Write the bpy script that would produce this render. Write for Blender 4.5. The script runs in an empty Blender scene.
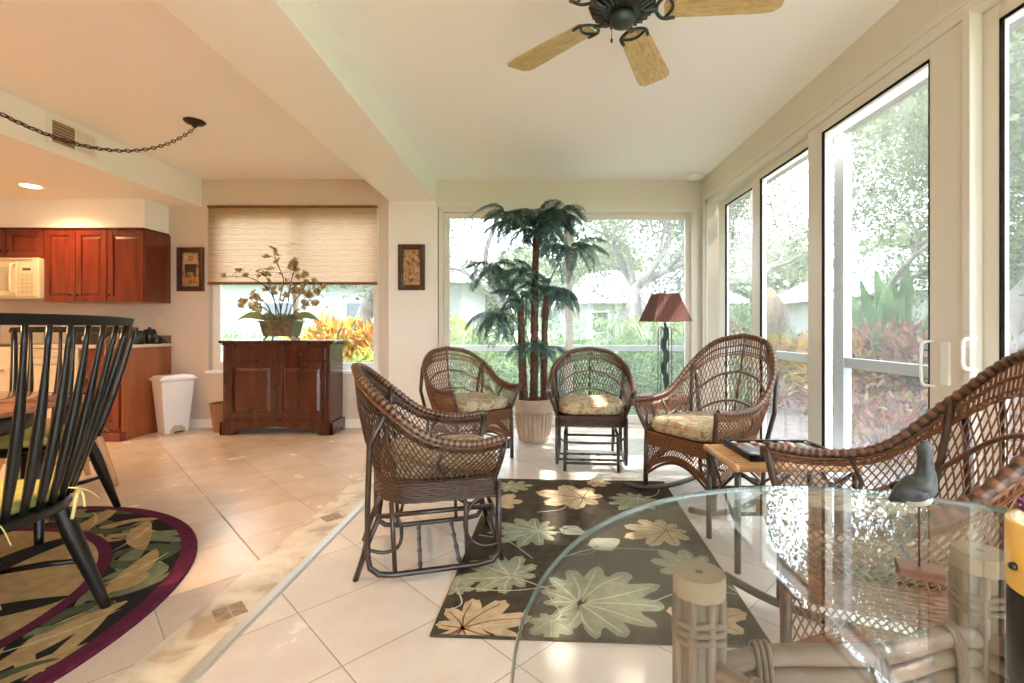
import bpy, math, random
import numpy as np
from mathutils import Vector, Matrix
PI = math.pi
S = bpy.context.scene
COL = S.collection
F = 475.0; CX = 537.0; CY = 328.0; H = 1.08      # focal length in pixels, principal point, eye height
# ------------------------------------------------------------------ materials
MATS = {}
def nmat(name):
    m = bpy.data.materials.new(name); m.use_nodes = True
    nt = m.node_tree
    b = nt.nodes['Principled BSDF']
    MATS[name] = m
    return m, nt, b
def setp(b, **k):
    for a, v in k.items():
        a = {'rough': 'Roughness', 'metal': 'Metallic', 'spec': 'Specular IOR Level', 'coat': 'Coat Weight', 'coat_r': 'Coat Roughness'}.get(a, a)
        b.inputs[a].default_value = v
def node(nt, t, **k):
    n = nt.nodes.new(t)
    for a, v in k.items(): setattr(n, a, v)
    return n
def ramp(nt, stops, interp='LINEAR'):
    r = node(nt, 'ShaderNodeValToRGB'); cr = r.color_ramp; cr.interpolation = interp
    while len(cr.elements) < len(stops): cr.elements.new(0.5)
    for e, (p, c) in zip(cr.elements, stops): e.position = p; e.color = (*c, 1)
    return r
def plain(name, c, rough=.5, metal=0, spec=.5, coat=0, bump=0, bscale=40, var=0, vscale=6):
    m, nt, b = nmat(name)
    b.inputs['Base Color'].default_value = (*c, 1); setp(b, rough=rough, metal=metal, spec=spec, coat=coat)
    tc = node(nt, 'ShaderNodeTexCoord')
    if var:
        n = node(nt, 'ShaderNodeTexNoise'); n.inputs['Scale'].default_value = vscale; n.inputs['Detail'].default_value = 5
        nt.links.new(tc.outputs['Object'], n.inputs['Vector'])
        r = ramp(nt, [(.3, tuple(x*(1-var) for x in c)), (.7, tuple(min(1, x*(1+var)) for x in c))])
        nt.links.new(n.outputs['Fac'], r.inputs[0]); nt.links.new(r.outputs[0], b.inputs['Base Color'])
    if bump:
        n = node(nt, 'ShaderNodeTexNoise'); n.inputs['Scale'].default_value = bscale; n.inputs['Detail'].default_value = 4
        nt.links.new(tc.outputs['Object'], n.inputs['Vector'])
        bp = node(nt, 'ShaderNodeBump'); bp.inputs['Strength'].default_value = bump; bp.inputs['Distance'].default_value = .01
        nt.links.new(n.outputs['Fac'], bp.inputs['Height']); nt.links.new(bp.outputs[0], b.inputs['Normal'])
    return m
def wood(name, c1, c2, rough=.35, scale=(1, 1, .12), freq=14, coat=.2, dist=3):
    m, nt, b = nmat(name); setp(b, rough=rough, coat=coat)
    tc = node(nt, 'ShaderNodeTexCoord'); mp = node(nt, 'ShaderNodeMapping'); mp.inputs['Scale'].default_value = scale
    n = node(nt, 'ShaderNodeTexNoise'); n.inputs['Scale'].default_value = freq; n.inputs['Detail'].default_value = 6; n.inputs['Distortion'].default_value = dist
    r = ramp(nt, [(.3, c1), (.7, c2)])
    nt.links.new(tc.outputs['Object'], mp.inputs[0]); nt.links.new(mp.outputs[0], n.inputs['Vector'])
    nt.links.new(n.outputs['Fac'], r.inputs[0]); nt.links.new(r.outputs[0], b.inputs['Base Color'])
    return m
def leafmat(name, cols, rough=.45, trans=.35):
    m, nt, b = nmat(name); setp(b, rough=rough)
    g = node(nt, 'ShaderNodeNewGeometry')
    st = [(i/max(1, len(cols)-1), c) for i, c in enumerate(cols)]
    r = ramp(nt, st)
    nt.links.new(g.outputs['Random Per Island'], r.inputs[0]); nt.links.new(r.outputs[0], b.inputs['Base Color'])
    t = node(nt, 'ShaderNodeBsdfTranslucent'); nt.links.new(r.outputs[0], t.inputs['Color'])
    mx = node(nt, 'ShaderNodeMixShader'); mx.inputs[0].default_value = trans
    out = nt.nodes['Material Output']
    nt.links.new(b.outputs[0], mx.inputs[1]); nt.links.new(t.outputs[0], mx.inputs[2]); nt.links.new(mx.outputs[0], out.inputs['Surface'])
    return m
def glassmat(name, tint=(1, 1, 1), ior=1.45, rough=0.0, haze=0):
    m, nt, b = nmat(name); nt.nodes.remove(b)
    out = nt.nodes['Material Output']
    tr = node(nt, 'ShaderNodeBsdfTransparent'); tr.inputs[0].default_value = (*tint, 1)
    gl = node(nt, 'ShaderNodeBsdfGlossy'); gl.inputs['Roughness'].default_value = rough
    g = node(nt, 'ShaderNodeNewGeometry'); dt = node(nt, 'ShaderNodeVectorMath', operation='DOT_PRODUCT'); nt.links.new(g.outputs['Normal'], dt.inputs[0]); nt.links.new(g.outputs['Incoming'], dt.inputs[1])
    def mt(op, a, b_=None):
        q = node(nt, 'ShaderNodeMath', operation=op)
        for i_, x_ in enumerate((a, b_)):
            if x_ is None: continue
            if isinstance(x_, (int, float)): q.inputs[i_].default_value = x_
            else: nt.links.new(x_, q.inputs[i_])
        return q
    f0 = ((ior-1)/(ior+1))**2
    fr = mt('ADD', mt('MULTIPLY', mt('POWER', mt('SUBTRACT', 1.0, mt('ABSOLUTE', dt.outputs['Value']).outputs[0]).outputs[0], 5.0).outputs[0], 1-f0).outputs[0], f0)
    mx = node(nt, 'ShaderNodeMixShader')
    nt.links.new(fr.outputs[0], mx.inputs[0]); nt.links.new(tr.outputs[0], mx.inputs[1]); nt.links.new(gl.outputs[0], mx.inputs[2])
    last = mx
    if haze:
        df = node(nt, 'ShaderNodeBsdfTranslucent'); df.inputs[0].default_value = (.95, .97, 1, 1)
        m2 = node(nt, 'ShaderNodeMixShader'); m2.inputs[0].default_value = haze
        nt.links.new(mx.outputs[0], m2.inputs[1]); nt.links.new(df.outputs[0], m2.inputs[2]); last = m2
    nt.links.new(last.outputs[0], out.inputs['Surface'])
    return m

M = {}
M['wall'] = plain('wall_paint', (.67, .555, .46), .75, bump=.25, bscale=55)
M['wallt'] = plain('textured_wall_paint', (.74, .68, .585), .8, bump=.6, bscale=38)
M['ceil'] = plain('ceiling_paint', (.91, .875, .835), .85, bump=.1, bscale=70)
M['beam'] = plain('beam_paint', (.88, .835, .765), .8, bump=.3, bscale=50)
M['scrframe'] = plain('screen_frame_white', (.42, .43, .44), .4)
M['frame'] = plain('tan_aluminium_frame', (.74, .685, .60), .4)
M['white'] = plain('white_paint', (.86, .85, .82), .45)
M['gasket'] = plain('black_gasket', (.006, .005, .005), .9, spec=.1)
M['glass'] = glassmat('window_glass', (.97, .98, .98), 1.35)
M['tglass'] = glassmat('table_glass', (.95, .955, .95), 1.75)
M['tedge'] = plain('glass_edge', (.10, .15, .13), .06, spec=.9, coat=1)
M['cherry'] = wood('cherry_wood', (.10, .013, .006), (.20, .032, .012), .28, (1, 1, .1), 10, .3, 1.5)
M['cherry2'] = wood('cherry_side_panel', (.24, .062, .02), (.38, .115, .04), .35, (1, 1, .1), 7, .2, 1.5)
M['mahog'] = wood('mahogany', (.038, .008, .005), (.095, .021, .011), .25, (1, 1, .1), 12, .45, 1.5)
M['tabwood'] = wood('table_wood', (.22, .08, .04), (.36, .15, .08), .25, (.15, 1, 1), 12, .5, 1.5)
M['oak'] = wood('oak_blade', (.40, .26, .09), (.66, .47, .21), .35, (1.2, 5, 3), 4, .2, 3.5)
M['oak2'] = wood('golden_oak', (.42, .22, .08), (.58, .34, .15), .35, (3, 3, .3), 8, .2, 1)
M['brownwood'] = wood('brown_wood', (.15, .055, .02), (.28, .11, .045), .3, (3, 3, .3), 9, .3, 1)
M['black'] = plain('black_lacquer', (.008, .0065, .006), .3, spec=.35, coat=.05)
M['blackplastic'] = plain('black_plastic', (.012, .012, .013), .3)
M['pole'] = wood('dark_bamboo_pole', (.016, .008, .005), (.04, .017, .009), .35, (1, 1, 6), 4, .4, 0)
M['wick'] = plain('wicker_reed', (.175, .068, .026), .5, var=.45, vscale=60, spec=.6)
M['wickd'] = plain('dark_wicker_reed', (.06, .026, .013), .4, var=.5, vscale=50, spec=.6)
M['rim'] = plain('wrapped_rim', (.155, .062, .028), .36, var=.5, vscale=45, spec=.7)
M['rattan'] = wood('pale_rattan', (.185, .12, .08), (.27, .19, .13), .45, (2, 2, .6), 6, .1, .5)
M['rattan2'] = wood('rattan_binding', (.15, .095, .06), (.23, .155, .105), .5, (8, 8, 8), 6, 0, .5)
M['rattantop'] = plain('rattan_cut_end', (.36, .26, .17), .55, var=.15, vscale=30)
M['bamboo'] = wood('honey_bamboo', (.42, .22, .09), (.62, .38, .18), .3, (2, 2, 2), 6, .3, .5)
M['appl'] = plain('cream_enamel', (.64, .55, .40), .3, coat=.3)
M['appl2'] = plain('cream_plastic', (.50, .42, .30), .45)
M['bisque'] = plain('ivory_plastic', (.72, .60, .42), .4)
M['iron'] = plain('bronze_iron', (.045, .03, .022), .45, metal=.6)
M['fanmetal'] = plain('fan_pewter', (.05, .06, .055), .35, metal=.7)
M['verdi'] = plain('dark_leaf_metal', (.035, .045, .035), .5, metal=.3)
M['chrome'] = plain('strip_metal', (.74, .72, .68), .28, metal=.7)
M['granite'] = plain('laminate_countertop', (.64, .54, .42), .3, var=.2, vscale=90)
M['splash'] = plain('backsplash', (.24, .13, .075), .45, var=.3, vscale=20)
M['shade'] = None
M['terra'] = plain('pot_clay', (.58, .43, .31), .75, var=.15, vscale=9, bump=.3, bscale=60)
M['soil'] = plain('moss_soil', (.17, .06, .03), .95, bump=1, bscale=60, var=.4, vscale=30)
M['trunkp'] = plain('palm_stem', (.12, .05, .03), .8, bump=1, bscale=45, var=.45, vscale=25)
M['silk'] = leafmat('silk_palm_leaf', [(.022, .055, .048), (.05, .11, .09), (.11, .19, .155)], .5, .15)
M['bark'] = plain('oak_bark', (.20, .175, .155), .9, bump=1, bscale=25, var=.3, vscale=8)
M['barkd'] = plain('palm_bark', (.22, .15, .10), .9, bump=1, bscale=30, var=.3, vscale=12)
M['oleaf'] = leafmat('oak_leaf', [(.10, .12, .06), (.16, .19, .10), (.26, .29, .17)], .5, .4)
M['gleaf'] = leafmat('shrub_leaf', [(.09, .16, .06), (.17, .26, .11), (.30, .38, .18)], .35, .4)
M['yleaf'] = leafmat('yellow_green_leaf', [(.16, .24, .04), (.30, .36, .07), (.42, .42, .13)], .35, .4)
M['cleaf'] = leafmat('croton_leaf', [(.08, .14, .03), (.55, .34, .06), (.60, .20, .05), (.50, .42, .10), (.38, .10, .06), (.16, .22, .06)], .35, .35)
M['rleaf'] = leafmat('red_leaf', [(.09, .13, .06), (.30, .09, .09), (.36, .16, .14), (.20, .08, .11), (.48, .33, .14), (.14, .18, .09)], .35, .35)
M['bleaf'] = leafmat('blade_leaf', [(.10, .18, .07), (.15, .25, .10), (.22, .32, .14)], .35, .4)
M['pleaf'] = leafmat('pink_leaf', [(.45, .22, .22), (.5, .33, .3), (.3, .3, .15)], .4, .4)
M['mulch'] = plain('mulch', (.22, .17, .15), .95, bump=1, bscale=30, var=.55, vscale=14)
M['grass'] = plain('lawn', (.18, .24, .10), .9, bump=1, bscale=60, var=.35, vscale=9)
M['siding'] = plain('white_siding', (.30, .30, .30), .6)
M['roof'] = plain('grey_shingle', (.26, .26, .27), .8, var=.2, vscale=10)
M['dark'] = plain('dark_window', (.08, .09, .10), .1)
M['gold'] = plain('gold_lacquer', (.85, .55, .12), .35, coat=.5)
M['purple'] = leafmat('purple_petal', [(.10, .01, .13), (.22, .03, .26), (.05, .0, .08)], .6, .2)
M['grebe'] = plain('painted_bird', (.04, .044, .046), .4, var=.75, vscale=45)
M['birdw'] = plain('painted_bird_pale', (.50, .48, .43), .5, var=.2, vscale=20)
M['block'] = wood('bird_base_wood', (.12, .045, .02), (.26, .11, .05), .4, (.4, 2, 2), 18, .2, 1)
M['rust'] = plain('rusty_rod', (.10, .035, .025), .7)
M['pewter'] = plain('aged_metal_planter', (.17, .15, .10), .4, metal=.55, var=.4, vscale=18)
M['twig'] = plain('twig', (.10, .055, .03), .8)
M['petal'] = leafmat('tan_petal', [(.52, .38, .22), (.72, .58, .38), (.42, .28, .15)], .6, .6)
M['sageleaf'] = leafmat('arrangement_leaf', [(.12, .14, .05), (.25, .28, .10), (.35, .33, .15)], .5, .2)
M['basket'] = wood('basket_weave', (.20, .09, .035), (.36, .18, .08), .6, (3, 3, 30), 5, 0, 0)
M['bin'] = plain('white_bin_plastic', (.80, .78, .77), .35)
M['olive'] = plain('olive_cushion', (.36, .34, .09), .85, var=.15, vscale=20, bump=.3, bscale=80)
M['lemon'] = plain('cushion_ties', (.62, .55, .20), .8)
M['tapple'] = plain('board_red', (.32, .06, .04), .4)
M['tcream'] = plain('board_cream', (.70, .62, .48), .4)
M['tgreen'] = plain('board_grey', (.20, .22, .25), .4)
def bulb(name, c, s):
    m, nt, b = nmat(name); b.inputs['Base Color'].default_value = (*c, 1)
    b.inputs['Emission Color'].default_value = (*c, 1); b.inputs['Emission Strength'].default_value = s
    return m
M['bulb'] = bulb('can_lamp', (1, .75, .42), 14)
def screenmat():
    m, nt, b = nmat('insect_screen'); nt.nodes.remove(b)
    tr = node(nt, 'ShaderNodeBsdfTransparent'); df = node(nt, 'ShaderNodeBsdfDiffuse'); df.inputs[0].default_value = (.55, .57, .57, 1); tl = node(nt, 'ShaderNodeBsdfTranslucent'); tl.inputs[0].default_value = (.6, .62, .62, 1)
    a = node(nt, 'ShaderNodeMixShader'); a.inputs[0].default_value = .5; nt.links.new(df.outputs[0], a.inputs[1]); nt.links.new(tl.outputs[0], a.inputs[2])
    b2 = node(nt, 'ShaderNodeMixShader'); b2.inputs[0].default_value = .20; nt.links.new(tr.outputs[0], b2.inputs[1]); nt.links.new(a.outputs[0], b2.inputs[2]); nt.links.new(b2.outputs[0], nt.nodes['Material Output'].inputs[0])
    return m
M['screen'] = screenmat()
# floral cushion
def floral():
    m, nt, b = nmat('floral_fabric'); setp(b, rough=.85, spec=.2)
    tc = node(nt, 'ShaderNodeTexCoord')
    v = node(nt, 'ShaderNodeTexNoise'); v.inputs['Scale'].default_value = 11; v.inputs['Detail'].default_value = 3; v.inputs['Distortion'].default_value = 1.6
    r = ramp(nt, [(.30, (.20, .18, .09)), (.41, (.34, .27, .15)), (.47, (.50, .41, .27)), (.56, (.53, .43, .29)), (.61, (.34, .14, .09)), (.68, (.44, .28, .16)), (.76, (.26, .23, .12))])
    nt.links.new(tc.outputs['Object'], v.inputs['Vector']); nt.links.new(v.outputs['Fac'], r.inputs[0]); nt.links.new(r.outputs[0], b.inputs['Base Color'])
    return m
M['floral'] = floral()
def tilemat(name, pa, pb, c1, c2, size=.40):
    # diagonal square tiles: lines X+Y = pa + k*size*sqrt2 and Y-X = pb + k*size*sqrt2
    m, nt, b = nmat(name); setp(b, rough=.22, spec=.5)
    L = nt.links
    g = node(nt, 'ShaderNodeNewGeometry'); sp = node(nt, 'ShaderNodeSeparateXYZ'); L.new(g.outputs['Position'], sp.inputs[0])
    def mth(op, a, bb=None):
        n = node(nt, 'ShaderNodeMath', operation=op)
        for i, x in enumerate((a, bb)):
            if x is None: continue
            if isinstance(x, (int, float)): n.inputs[i].default_value = x
            else: L.new(x, n.inputs[i])
        return n.outputs[0]
    per = size*math.sqrt(2)
    ua = mth('DIVIDE', mth('SUBTRACT', mth('ADD', sp.outputs[0], sp.outputs[1]), pa - 40*per), per)
    ub = mth('DIVIDE', mth('SUBTRACT', mth('SUBTRACT', sp.outputs[1], sp.outputs[0]), pb - 40*per), per)
    def dist(u):
        f = mth('FRACT', u); return mth('MINIMUM', f, mth('SUBTRACT', 1, f))
    d = mth('MINIMUM', dist(ua), dist(ub))
    line = mth('LESS_THAN', d, .0045)
    soft = node(nt, 'ShaderNodeMapRange'); soft.inputs['From Min'].default_value = .004; soft.inputs['From Max'].default_value = .012; L.new(d, soft.inputs[0])
    cv = node(nt, 'ShaderNodeCombineXYZ'); L.new(mth('FLOOR', ua), cv.inputs[0]); L.new(mth('FLOOR', ub), cv.inputs[1])
    wn = node(nt, 'ShaderNodeTexWhiteNoise', noise_dimensions='2D'); L.new(cv.outputs[0], wn.inputs['Vector'])
    n = node(nt, 'ShaderNodeTexNoise'); n.inputs['Scale'].default_value = 5; n.inputs['Detail'].default_value = 8; n.inputs['Roughness'].default_value = .65
    L.new(g.outputs['Position'], n.inputs['Vector'])
    r = ramp(nt, [(.3, c1), (.7, c2)])
    mixv = mth('ADD', mth('MULTIPLY', n.outputs['Fac'], .8), mth('MULTIPLY', wn.outputs['Value'], .2)); L.new(mixv, r.inputs[0])
    mx = node(nt, 'ShaderNodeMix', data_type='RGBA'); L.new(line, mx.inputs[0]); L.new(r.outputs[0], mx.inputs[6]); mx.inputs[7].default_value = (.33, .22, .14, 1)
    L.new(mx.outputs[2], b.inputs['Base Color'])
    rr = mth('ADD', mth('MULTIPLY', line, .5), mth('ADD', .17, mth('MULTIPLY', n.outputs['Fac'], .16))); L.new(rr, b.inputs['Roughness'])
    bp = node(nt, 'ShaderNodeBump'); bp.inputs['Strength'].default_value = .35; bp.inputs['Distance'].default_value = .002
    L.new(soft.outputs[0], bp.inputs['Height']); L.new(bp.outputs[0], b.inputs['Normal'])
    return m
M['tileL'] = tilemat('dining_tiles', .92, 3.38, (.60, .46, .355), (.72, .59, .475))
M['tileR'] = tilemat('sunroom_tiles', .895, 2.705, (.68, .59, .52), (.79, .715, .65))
def trav():
    m, nt, b = nmat('travertine_border'); setp(b, rough=.3)
    L = nt.links; g = node(nt, 'ShaderNodeNewGeometry')
    n = node(nt, 'ShaderNodeTexNoise'); n.inputs['Scale'].default_value = 7; n.inputs['Detail'].default_value = 9; n.inputs['Distortion'].default_value = .8
    L.new(g.outputs['Position'], n.inputs['Vector'])
    r = ramp(nt, [(.36, (.46, .34, .21)), (.47, (.66, .55, .40)), (.62, (.76, .68, .54))]); L.new(n.outputs['Fac'], r.inputs[0]); L.new(r.outputs[0], b.inputs['Base Color'])
    return m
M['trav'] = trav()
M['mosaic'] = plain('brown_mosaic', (.33, .20, .13), .4, var=.3, vscale=30)
def blindmat():
    m, nt, b = nmat('pleated_shade_fabric'); setp(b, rough=.9, spec=.1)
    L = nt.links; tc = node(nt, 'ShaderNodeTexCoord'); mp = node(nt, 'ShaderNodeMapping'); mp.inputs['Scale'].default_value = (1.5, 1, 40)
    n = node(nt, 'ShaderNodeTexNoise'); n.inputs['Scale'].default_value = 6; n.inputs['Detail'].default_value = 6
    r = ramp(nt, [(.35, (.74, .56, .42)), (.65, (.88, .72, .56))])
    L.new(tc.outputs['Object'], mp.inputs[0]); L.new(mp.outputs[0], n.inputs[0]); L.new(n.outputs['Fac'], r.inputs[0]); L.new(r.outputs[0], b.inputs['Base Color'])
    t = node(nt, 'ShaderNodeBsdfTranslucent'); L.new(r.outputs[0], t.inputs[0])
    mx = node(nt, 'ShaderNodeMixShader'); mx.inputs[0].default_value = .62
    L.new(b.outputs[0], mx.inputs[1]); L.new(t.outputs[0], mx.inputs[2]); L.new(mx.outputs[0], nt.nodes['Material Output'].inputs[0])
    return m
M['blind'] = blindmat()
M['lampshade'] = plain('pleated_lampshade', (.15, .05, .034), .7, bump=.5, bscale=90)
def rugmat(name, c, v=.2):
    return plain(name, c, .95, spec=.1, var=v, vscale=26, bump=.8, bscale=160)
M['rugbase'] = rugmat('rug_charcoal', (.075, .058, .040), .25)
M['rugtan'] = rugmat('rug_tan', (.56, .42, .26)); M['rugsage'] = rugmat('rug_sage', (.33, .33, .22)); M['rugpale'] = rugmat('rug_pale', (.55, .52, .40), .12)
M['rugbrown'] = rugmat('rug_brown', (.24, .13, .08))
M['rugwine'] = rugmat('rug_wine', (.115, .018, .042)); M['rugblack'] = rugmat('rug_black', (.022, .020, .018)); M['ruggreen'] = rugmat('rug_green', (.085, .10, .055)); M['ruggold'] = rugmat('rug_gold', (.44, .29, .13)); M['ruggreen2'] = rugmat('rug_green_light', (.19, .20, .11))
def picmat():
    m, nt, b = nmat('botanical_print'); setp(b, rough=.3)
    L = nt.links; tc = node(nt, 'ShaderNodeTexCoord')
    v = node(nt, 'ShaderNodeTexVoronoi'); v.inputs['Scale'].default_value = 14; L.new(tc.outputs['Object'], v.inputs['Vector'])
    r = ramp(nt, [(.1, (.16, .06, .02)), (.35, (.36, .17, .06)), (.55, (.50, .32, .15)), (.8, (.10, .05, .02))]); L.new(v.outputs['Distance'], r.inputs[0]); L.new(r.outputs[0], b.inputs['Base Color'])
    return m
M['print'] = picmat()
M['printd'] = plain('print_dark', (.04, .025, .015), .4, var=.4, vscale=30)
M['printo'] = plain('print_orange', (.42, .18, .05), .4, var=.4, vscale=30)
M['printc'] = plain('print_cream', (.52, .36, .20), .4, var=.3, vscale=25)

# ------------------------------------------------------------------ mesh builder
class MB:
    def __init__(s): s.v = []; s.f = []; s.m = []; s.sm = []; s.ms = []; s.cur = 0; s.T = None
    def mat(s, m):
        if m not in s.ms: s.ms.append(m)
        s.cur = s.ms.index(m); return s
    def add(s, vs, fs, smooth=False):
        o = len(s.v)
        if s.T is not None: vs = [tuple(s.T @ Vector(p)) for p in vs]
        s.v += [tuple(p) for p in vs]
        for f in fs: s.f.append(tuple(i+o for i in f)); s.m.append(s.cur); s.sm.append(smooth)
        return s
    def box(s, x0, x1, y0, y1, z0, z1, smooth=False):
        vs = [(x0, y0, z0), (x1, y0, z0), (x1, y1, z0), (x0, y1, z0), (x0, y0, z1), (x1, y0, z1), (x1, y1, z1), (x0, y1, z1)]
        return s.add(vs, [(0, 3, 2, 1), (4, 5, 6, 7), (0, 1, 5, 4), (1, 2, 6, 5), (2, 3, 7, 6), (3, 0, 4, 7)])
    def hexa(s, b, t):   # four bottom points, four top points
        return s.add(list(b)+list(t), [(0, 3, 2, 1), (4, 5, 6, 7), (0, 1, 5, 4), (1, 2, 6, 5), (2, 3, 7, 6), (3, 0, 4, 7)])
    def tube(s, pts, r, n=8, closed=False, cap=True, flat=1.0):
        P = [Vector(p) for p in pts]; k = len(P)
        R = [r]*k if isinstance(r, (int, float)) else list(r)
        T = []
        for i in range(k):
            a = P[(i-1) % k] if (closed or i > 0) else P[0]
            b = P[(i+1) % k] if (closed or i < k-1) else P[-1]
            d = b-a
            T.append(d.normalized() if d.length > 1e-9 else Vector((0, 0, 1)))
        up = Vector((0, 0, 1)) if abs(T[0].z) < .9 else Vector((1, 0, 0))
        nrm = (up - T[0]*up.dot(T[0])).normalized()
        vs = []
        for i in range(k):
            nrm = nrm - T[i]*nrm.dot(T[i])
            if nrm.length < 1e-6: nrm = T[i].orthogonal()
            nrm.normalize(); bn = T[i].cross(nrm)
            for j in range(n):
                a = 2*PI*j/n
                vs.append(tuple(P[i] + (nrm*math.cos(a)*flat + bn*math.sin(a))*R[i]))
        fs = []
        for i in range(k if closed else k-1):
            i2 = (i+1) % k
            for j in range(n):
                j2 = (j+1) % n
                fs.append((i*n+j, i*n+j2, i2*n+j2, i2*n+j))
        s.add(vs, fs, n > 4)
        if cap and not closed:
            o = len(s.v)-len(vs)
            s.f.append(tuple(o+j for j in range(n-1, -1, -1))); s.m.append(s.cur); s.sm.append(False)
            s.f.append(tuple(o+(k-1)*n+j for j in range(n))); s.m.append(s.cur); s.sm.append(False)
        return s
    def lathe(s, prof, n=24, c=(0, 0, 0), smooth=True, cap=True):
        vs = []; fs = []
        for (r, z) in prof:
            for j in range(n):
                a = 2*PI*j/n; vs.append((c[0]+r*math.cos(a), c[1]+r*math.sin(a), c[2]+z))
        for i in range(len(prof)-1):
            for j in range(n):
                j2 = (j+1) % n; fs.append((i*n+j, i*n+j2, (i+1)*n+j2, (i+1)*n+j))
        s.add(vs, fs, smooth)
        if cap:
            o = len(s.v)-len(vs)
            s.f.append(tuple(o+j for j in range(n-1, -1, -1))); s.m.append(s.cur); s.sm.append(False)
            k = len(prof)-1
            s.f.append(tuple(o+k*n+j for j in range(n))); s.m.append(s.cur); s.sm.append(False)
        return s
    def ell(s, c, r, n=16, m=10, e=1.0):
        vs = []; fs = []
        def pw(x, e): return math.copysign(abs(x)**e, x)
        for i in range(m+1):
            ph = -PI/2 + PI*i/m
            for j in range(n):
                a = 2*PI*j/n
                vs.append((c[0]+r[0]*pw(math.cos(ph), e)*pw(math.cos(a), e), c[1]+r[1]*pw(math.cos(ph), e)*pw(math.sin(a), e), c[2]+r[2]*pw(math.sin(ph), e)))
        for i in range(m):
            for j in range(n):
                j2 = (j+1) % n; fs.append((i*n+j, i*n+j2, (i+1)*n+j2, (i+1)*n+j))
        return s.add(vs, fs, True)
    def prism(s, poly, z0, z1, top=True):
        n = len(poly)
        vs = [(x, y, z0) for x, y in poly]+[(x, y, z1) for x, y in poly]
        fs = [tuple(range(n-1, -1, -1)), tuple(range(n, 2*n))] + [(i, (i+1) % n, n+(i+1) % n, n+i) for i in range(n)]
        return s.add(vs, fs)
    def prism_y(s, poly, y0, y1):   # polygon in x,z extruded along y
        n = len(poly)
        vs = [(x, y0, z) for x, z in poly]+[(x, y1, z) for x, z in poly]
        fs = [tuple(range(n)), tuple(range(2*n-1, n-1, -1))] + [(i, n+i, n+(i+1) % n, (i+1) % n) for i in range(n)]
        return s.add(vs, fs)
    def prism_x(s, poly, x0, x1):
        n = len(poly)
        vs = [(x0, y, z) for y, z in poly]+[(x1, y, z) for y, z in poly]
        fs = [tuple(range(n-1, -1, -1)), tuple(range(n, 2*n))] + [(i, (i+1) % n, n+(i+1) % n, n+i) for i in range(n)]
        return s.add(vs, fs)
    def build(s, name, m=None, parent=None, bevel=0, loc=None, rotz=0, kind=None):
        me = bpy.data.meshes.new(name); me.from_pydata(s.v, [], s.f)
        ms = s.ms if s.ms else [m]
        for x in ms: me.materials.append(x)
        if s.ms: me.polygons.foreach_set('material_index', s.m)
        me.polygons.foreach_set('use_smooth', s.sm); me.update()
        o = bpy.data.objects.new(name, me); COL.objects.link(o)
        if parent is not None: o.parent = parent
        if bevel:
            b = o.modifiers.new('bevel', 'BEVEL'); b.width = bevel; b.segments = 2; b.limit_method = 'ANGLE'; b.angle_limit = .9
        if loc is not None: o.location = loc
        if rotz: o.rotation_euler.z = rotz
        if kind: o['kind'] = kind
        return o
def quads(name, V, m, parent=None, k=4):
    V = np.asarray(V, dtype=np.float32).reshape(-1, 3); n = len(V)//k
    me = bpy.data.meshes.new(name); me.vertices.add(len(V)); me.vertices.foreach_set('co', V.ravel())
    me.loops.add(len(V)); me.loops.foreach_set('vertex_index', np.arange(len(V), dtype=np.int32))
    me.polygons.add(n); me.polygons.foreach_set('loop_start', np.arange(0, len(V), k, dtype=np.int32)); me.polygons.foreach_set('loop_total', np.full(n, k, dtype=np.int32))
    me.materials.append(m); me.update(calc_edges=True); me.validate()
    o = bpy.data.objects.new(name, me); COL.objects.link(o)
    if parent is not None: o.parent = parent
    return o
def leaf_quads(C, D, U, L, W):
    # C centres, D unit long axis, U unit normal-ish; diamond leaf
    C = np.asarray(C, float); D = np.asarray(D, float); U = np.asarray(U, float)
    D /= np.linalg.norm(D, axis=1)[:, None]+1e-9
    X = np.cross(D, U); X /= np.linalg.norm(X, axis=1)[:, None]+1e-9
    L = np.broadcast_to(L, (len(C),))[:, None]; W = np.broadcast_to(W, (len(C),))[:, None]
    a = C; b = C + D*L*.45 + X*W*.5; c = C + D*L; d = C + D*L*.45 - X*W*.5
    return np.stack([a, b, c, d], 1).reshape(-1, 3)
def thing(name, label, cat, loc=(0, 0, 0), rotz=0, group=None):
    o = bpy.data.objects.new(name, None); COL.objects.link(o); o.empty_display_size = .1
    o.location = loc; o.rotation_euler = (0, 0, rotz); o['label'] = label; o['category'] = cat
    if group: o['group'] = group
    return o
def tag(o, label, cat, group=None, kind=None):
    if label: o['label'] = label
    if cat: o['category'] = cat
    if group: o['group'] = group
    if kind: o['kind'] = kind
    return o
def struct(name, mb, m=None, parent=None, bevel=0):
    o = mb.build(name, m, parent, bevel)
    if parent is None: o['kind'] = 'structure'
    return o
def dup(root, loc, rotz=0, label=None, scale=None):
    r = root.copy(); COL.objects.link(r); r.location = loc; r.rotation_euler = (0, 0, rotz)
    if label: r['label'] = label
    if scale: r.scale = scale
    for ch in list(root.children):
        c = ch.copy(); COL.objects.link(c); c.parent = r
        for g in list(ch.children):
            d = g.copy(); COL.objects.link(d); d.parent = c
    return r
def spline(cps, n):
    P = [Vector(p) for p in cps]; out = []
    k = len(P)-1
    for i in range(n):
        t = i/(n-1)*k; j = min(int(t), k-1); u = t-j
        p0 = P[j-1] if j > 0 else P[0]*2-P[1]; p1 = P[j]; p2 = P[j+1]; p3 = P[j+2] if j+2 <= k else P[k]*2-P[k-1]
        out.append(.5*((2*p1)+(-p0+p2)*u+(2*p0-5*p1+4*p2-p3)*u*u+(-p0+3*p1-3*p2+p3)*u**3))
    return out
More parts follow.
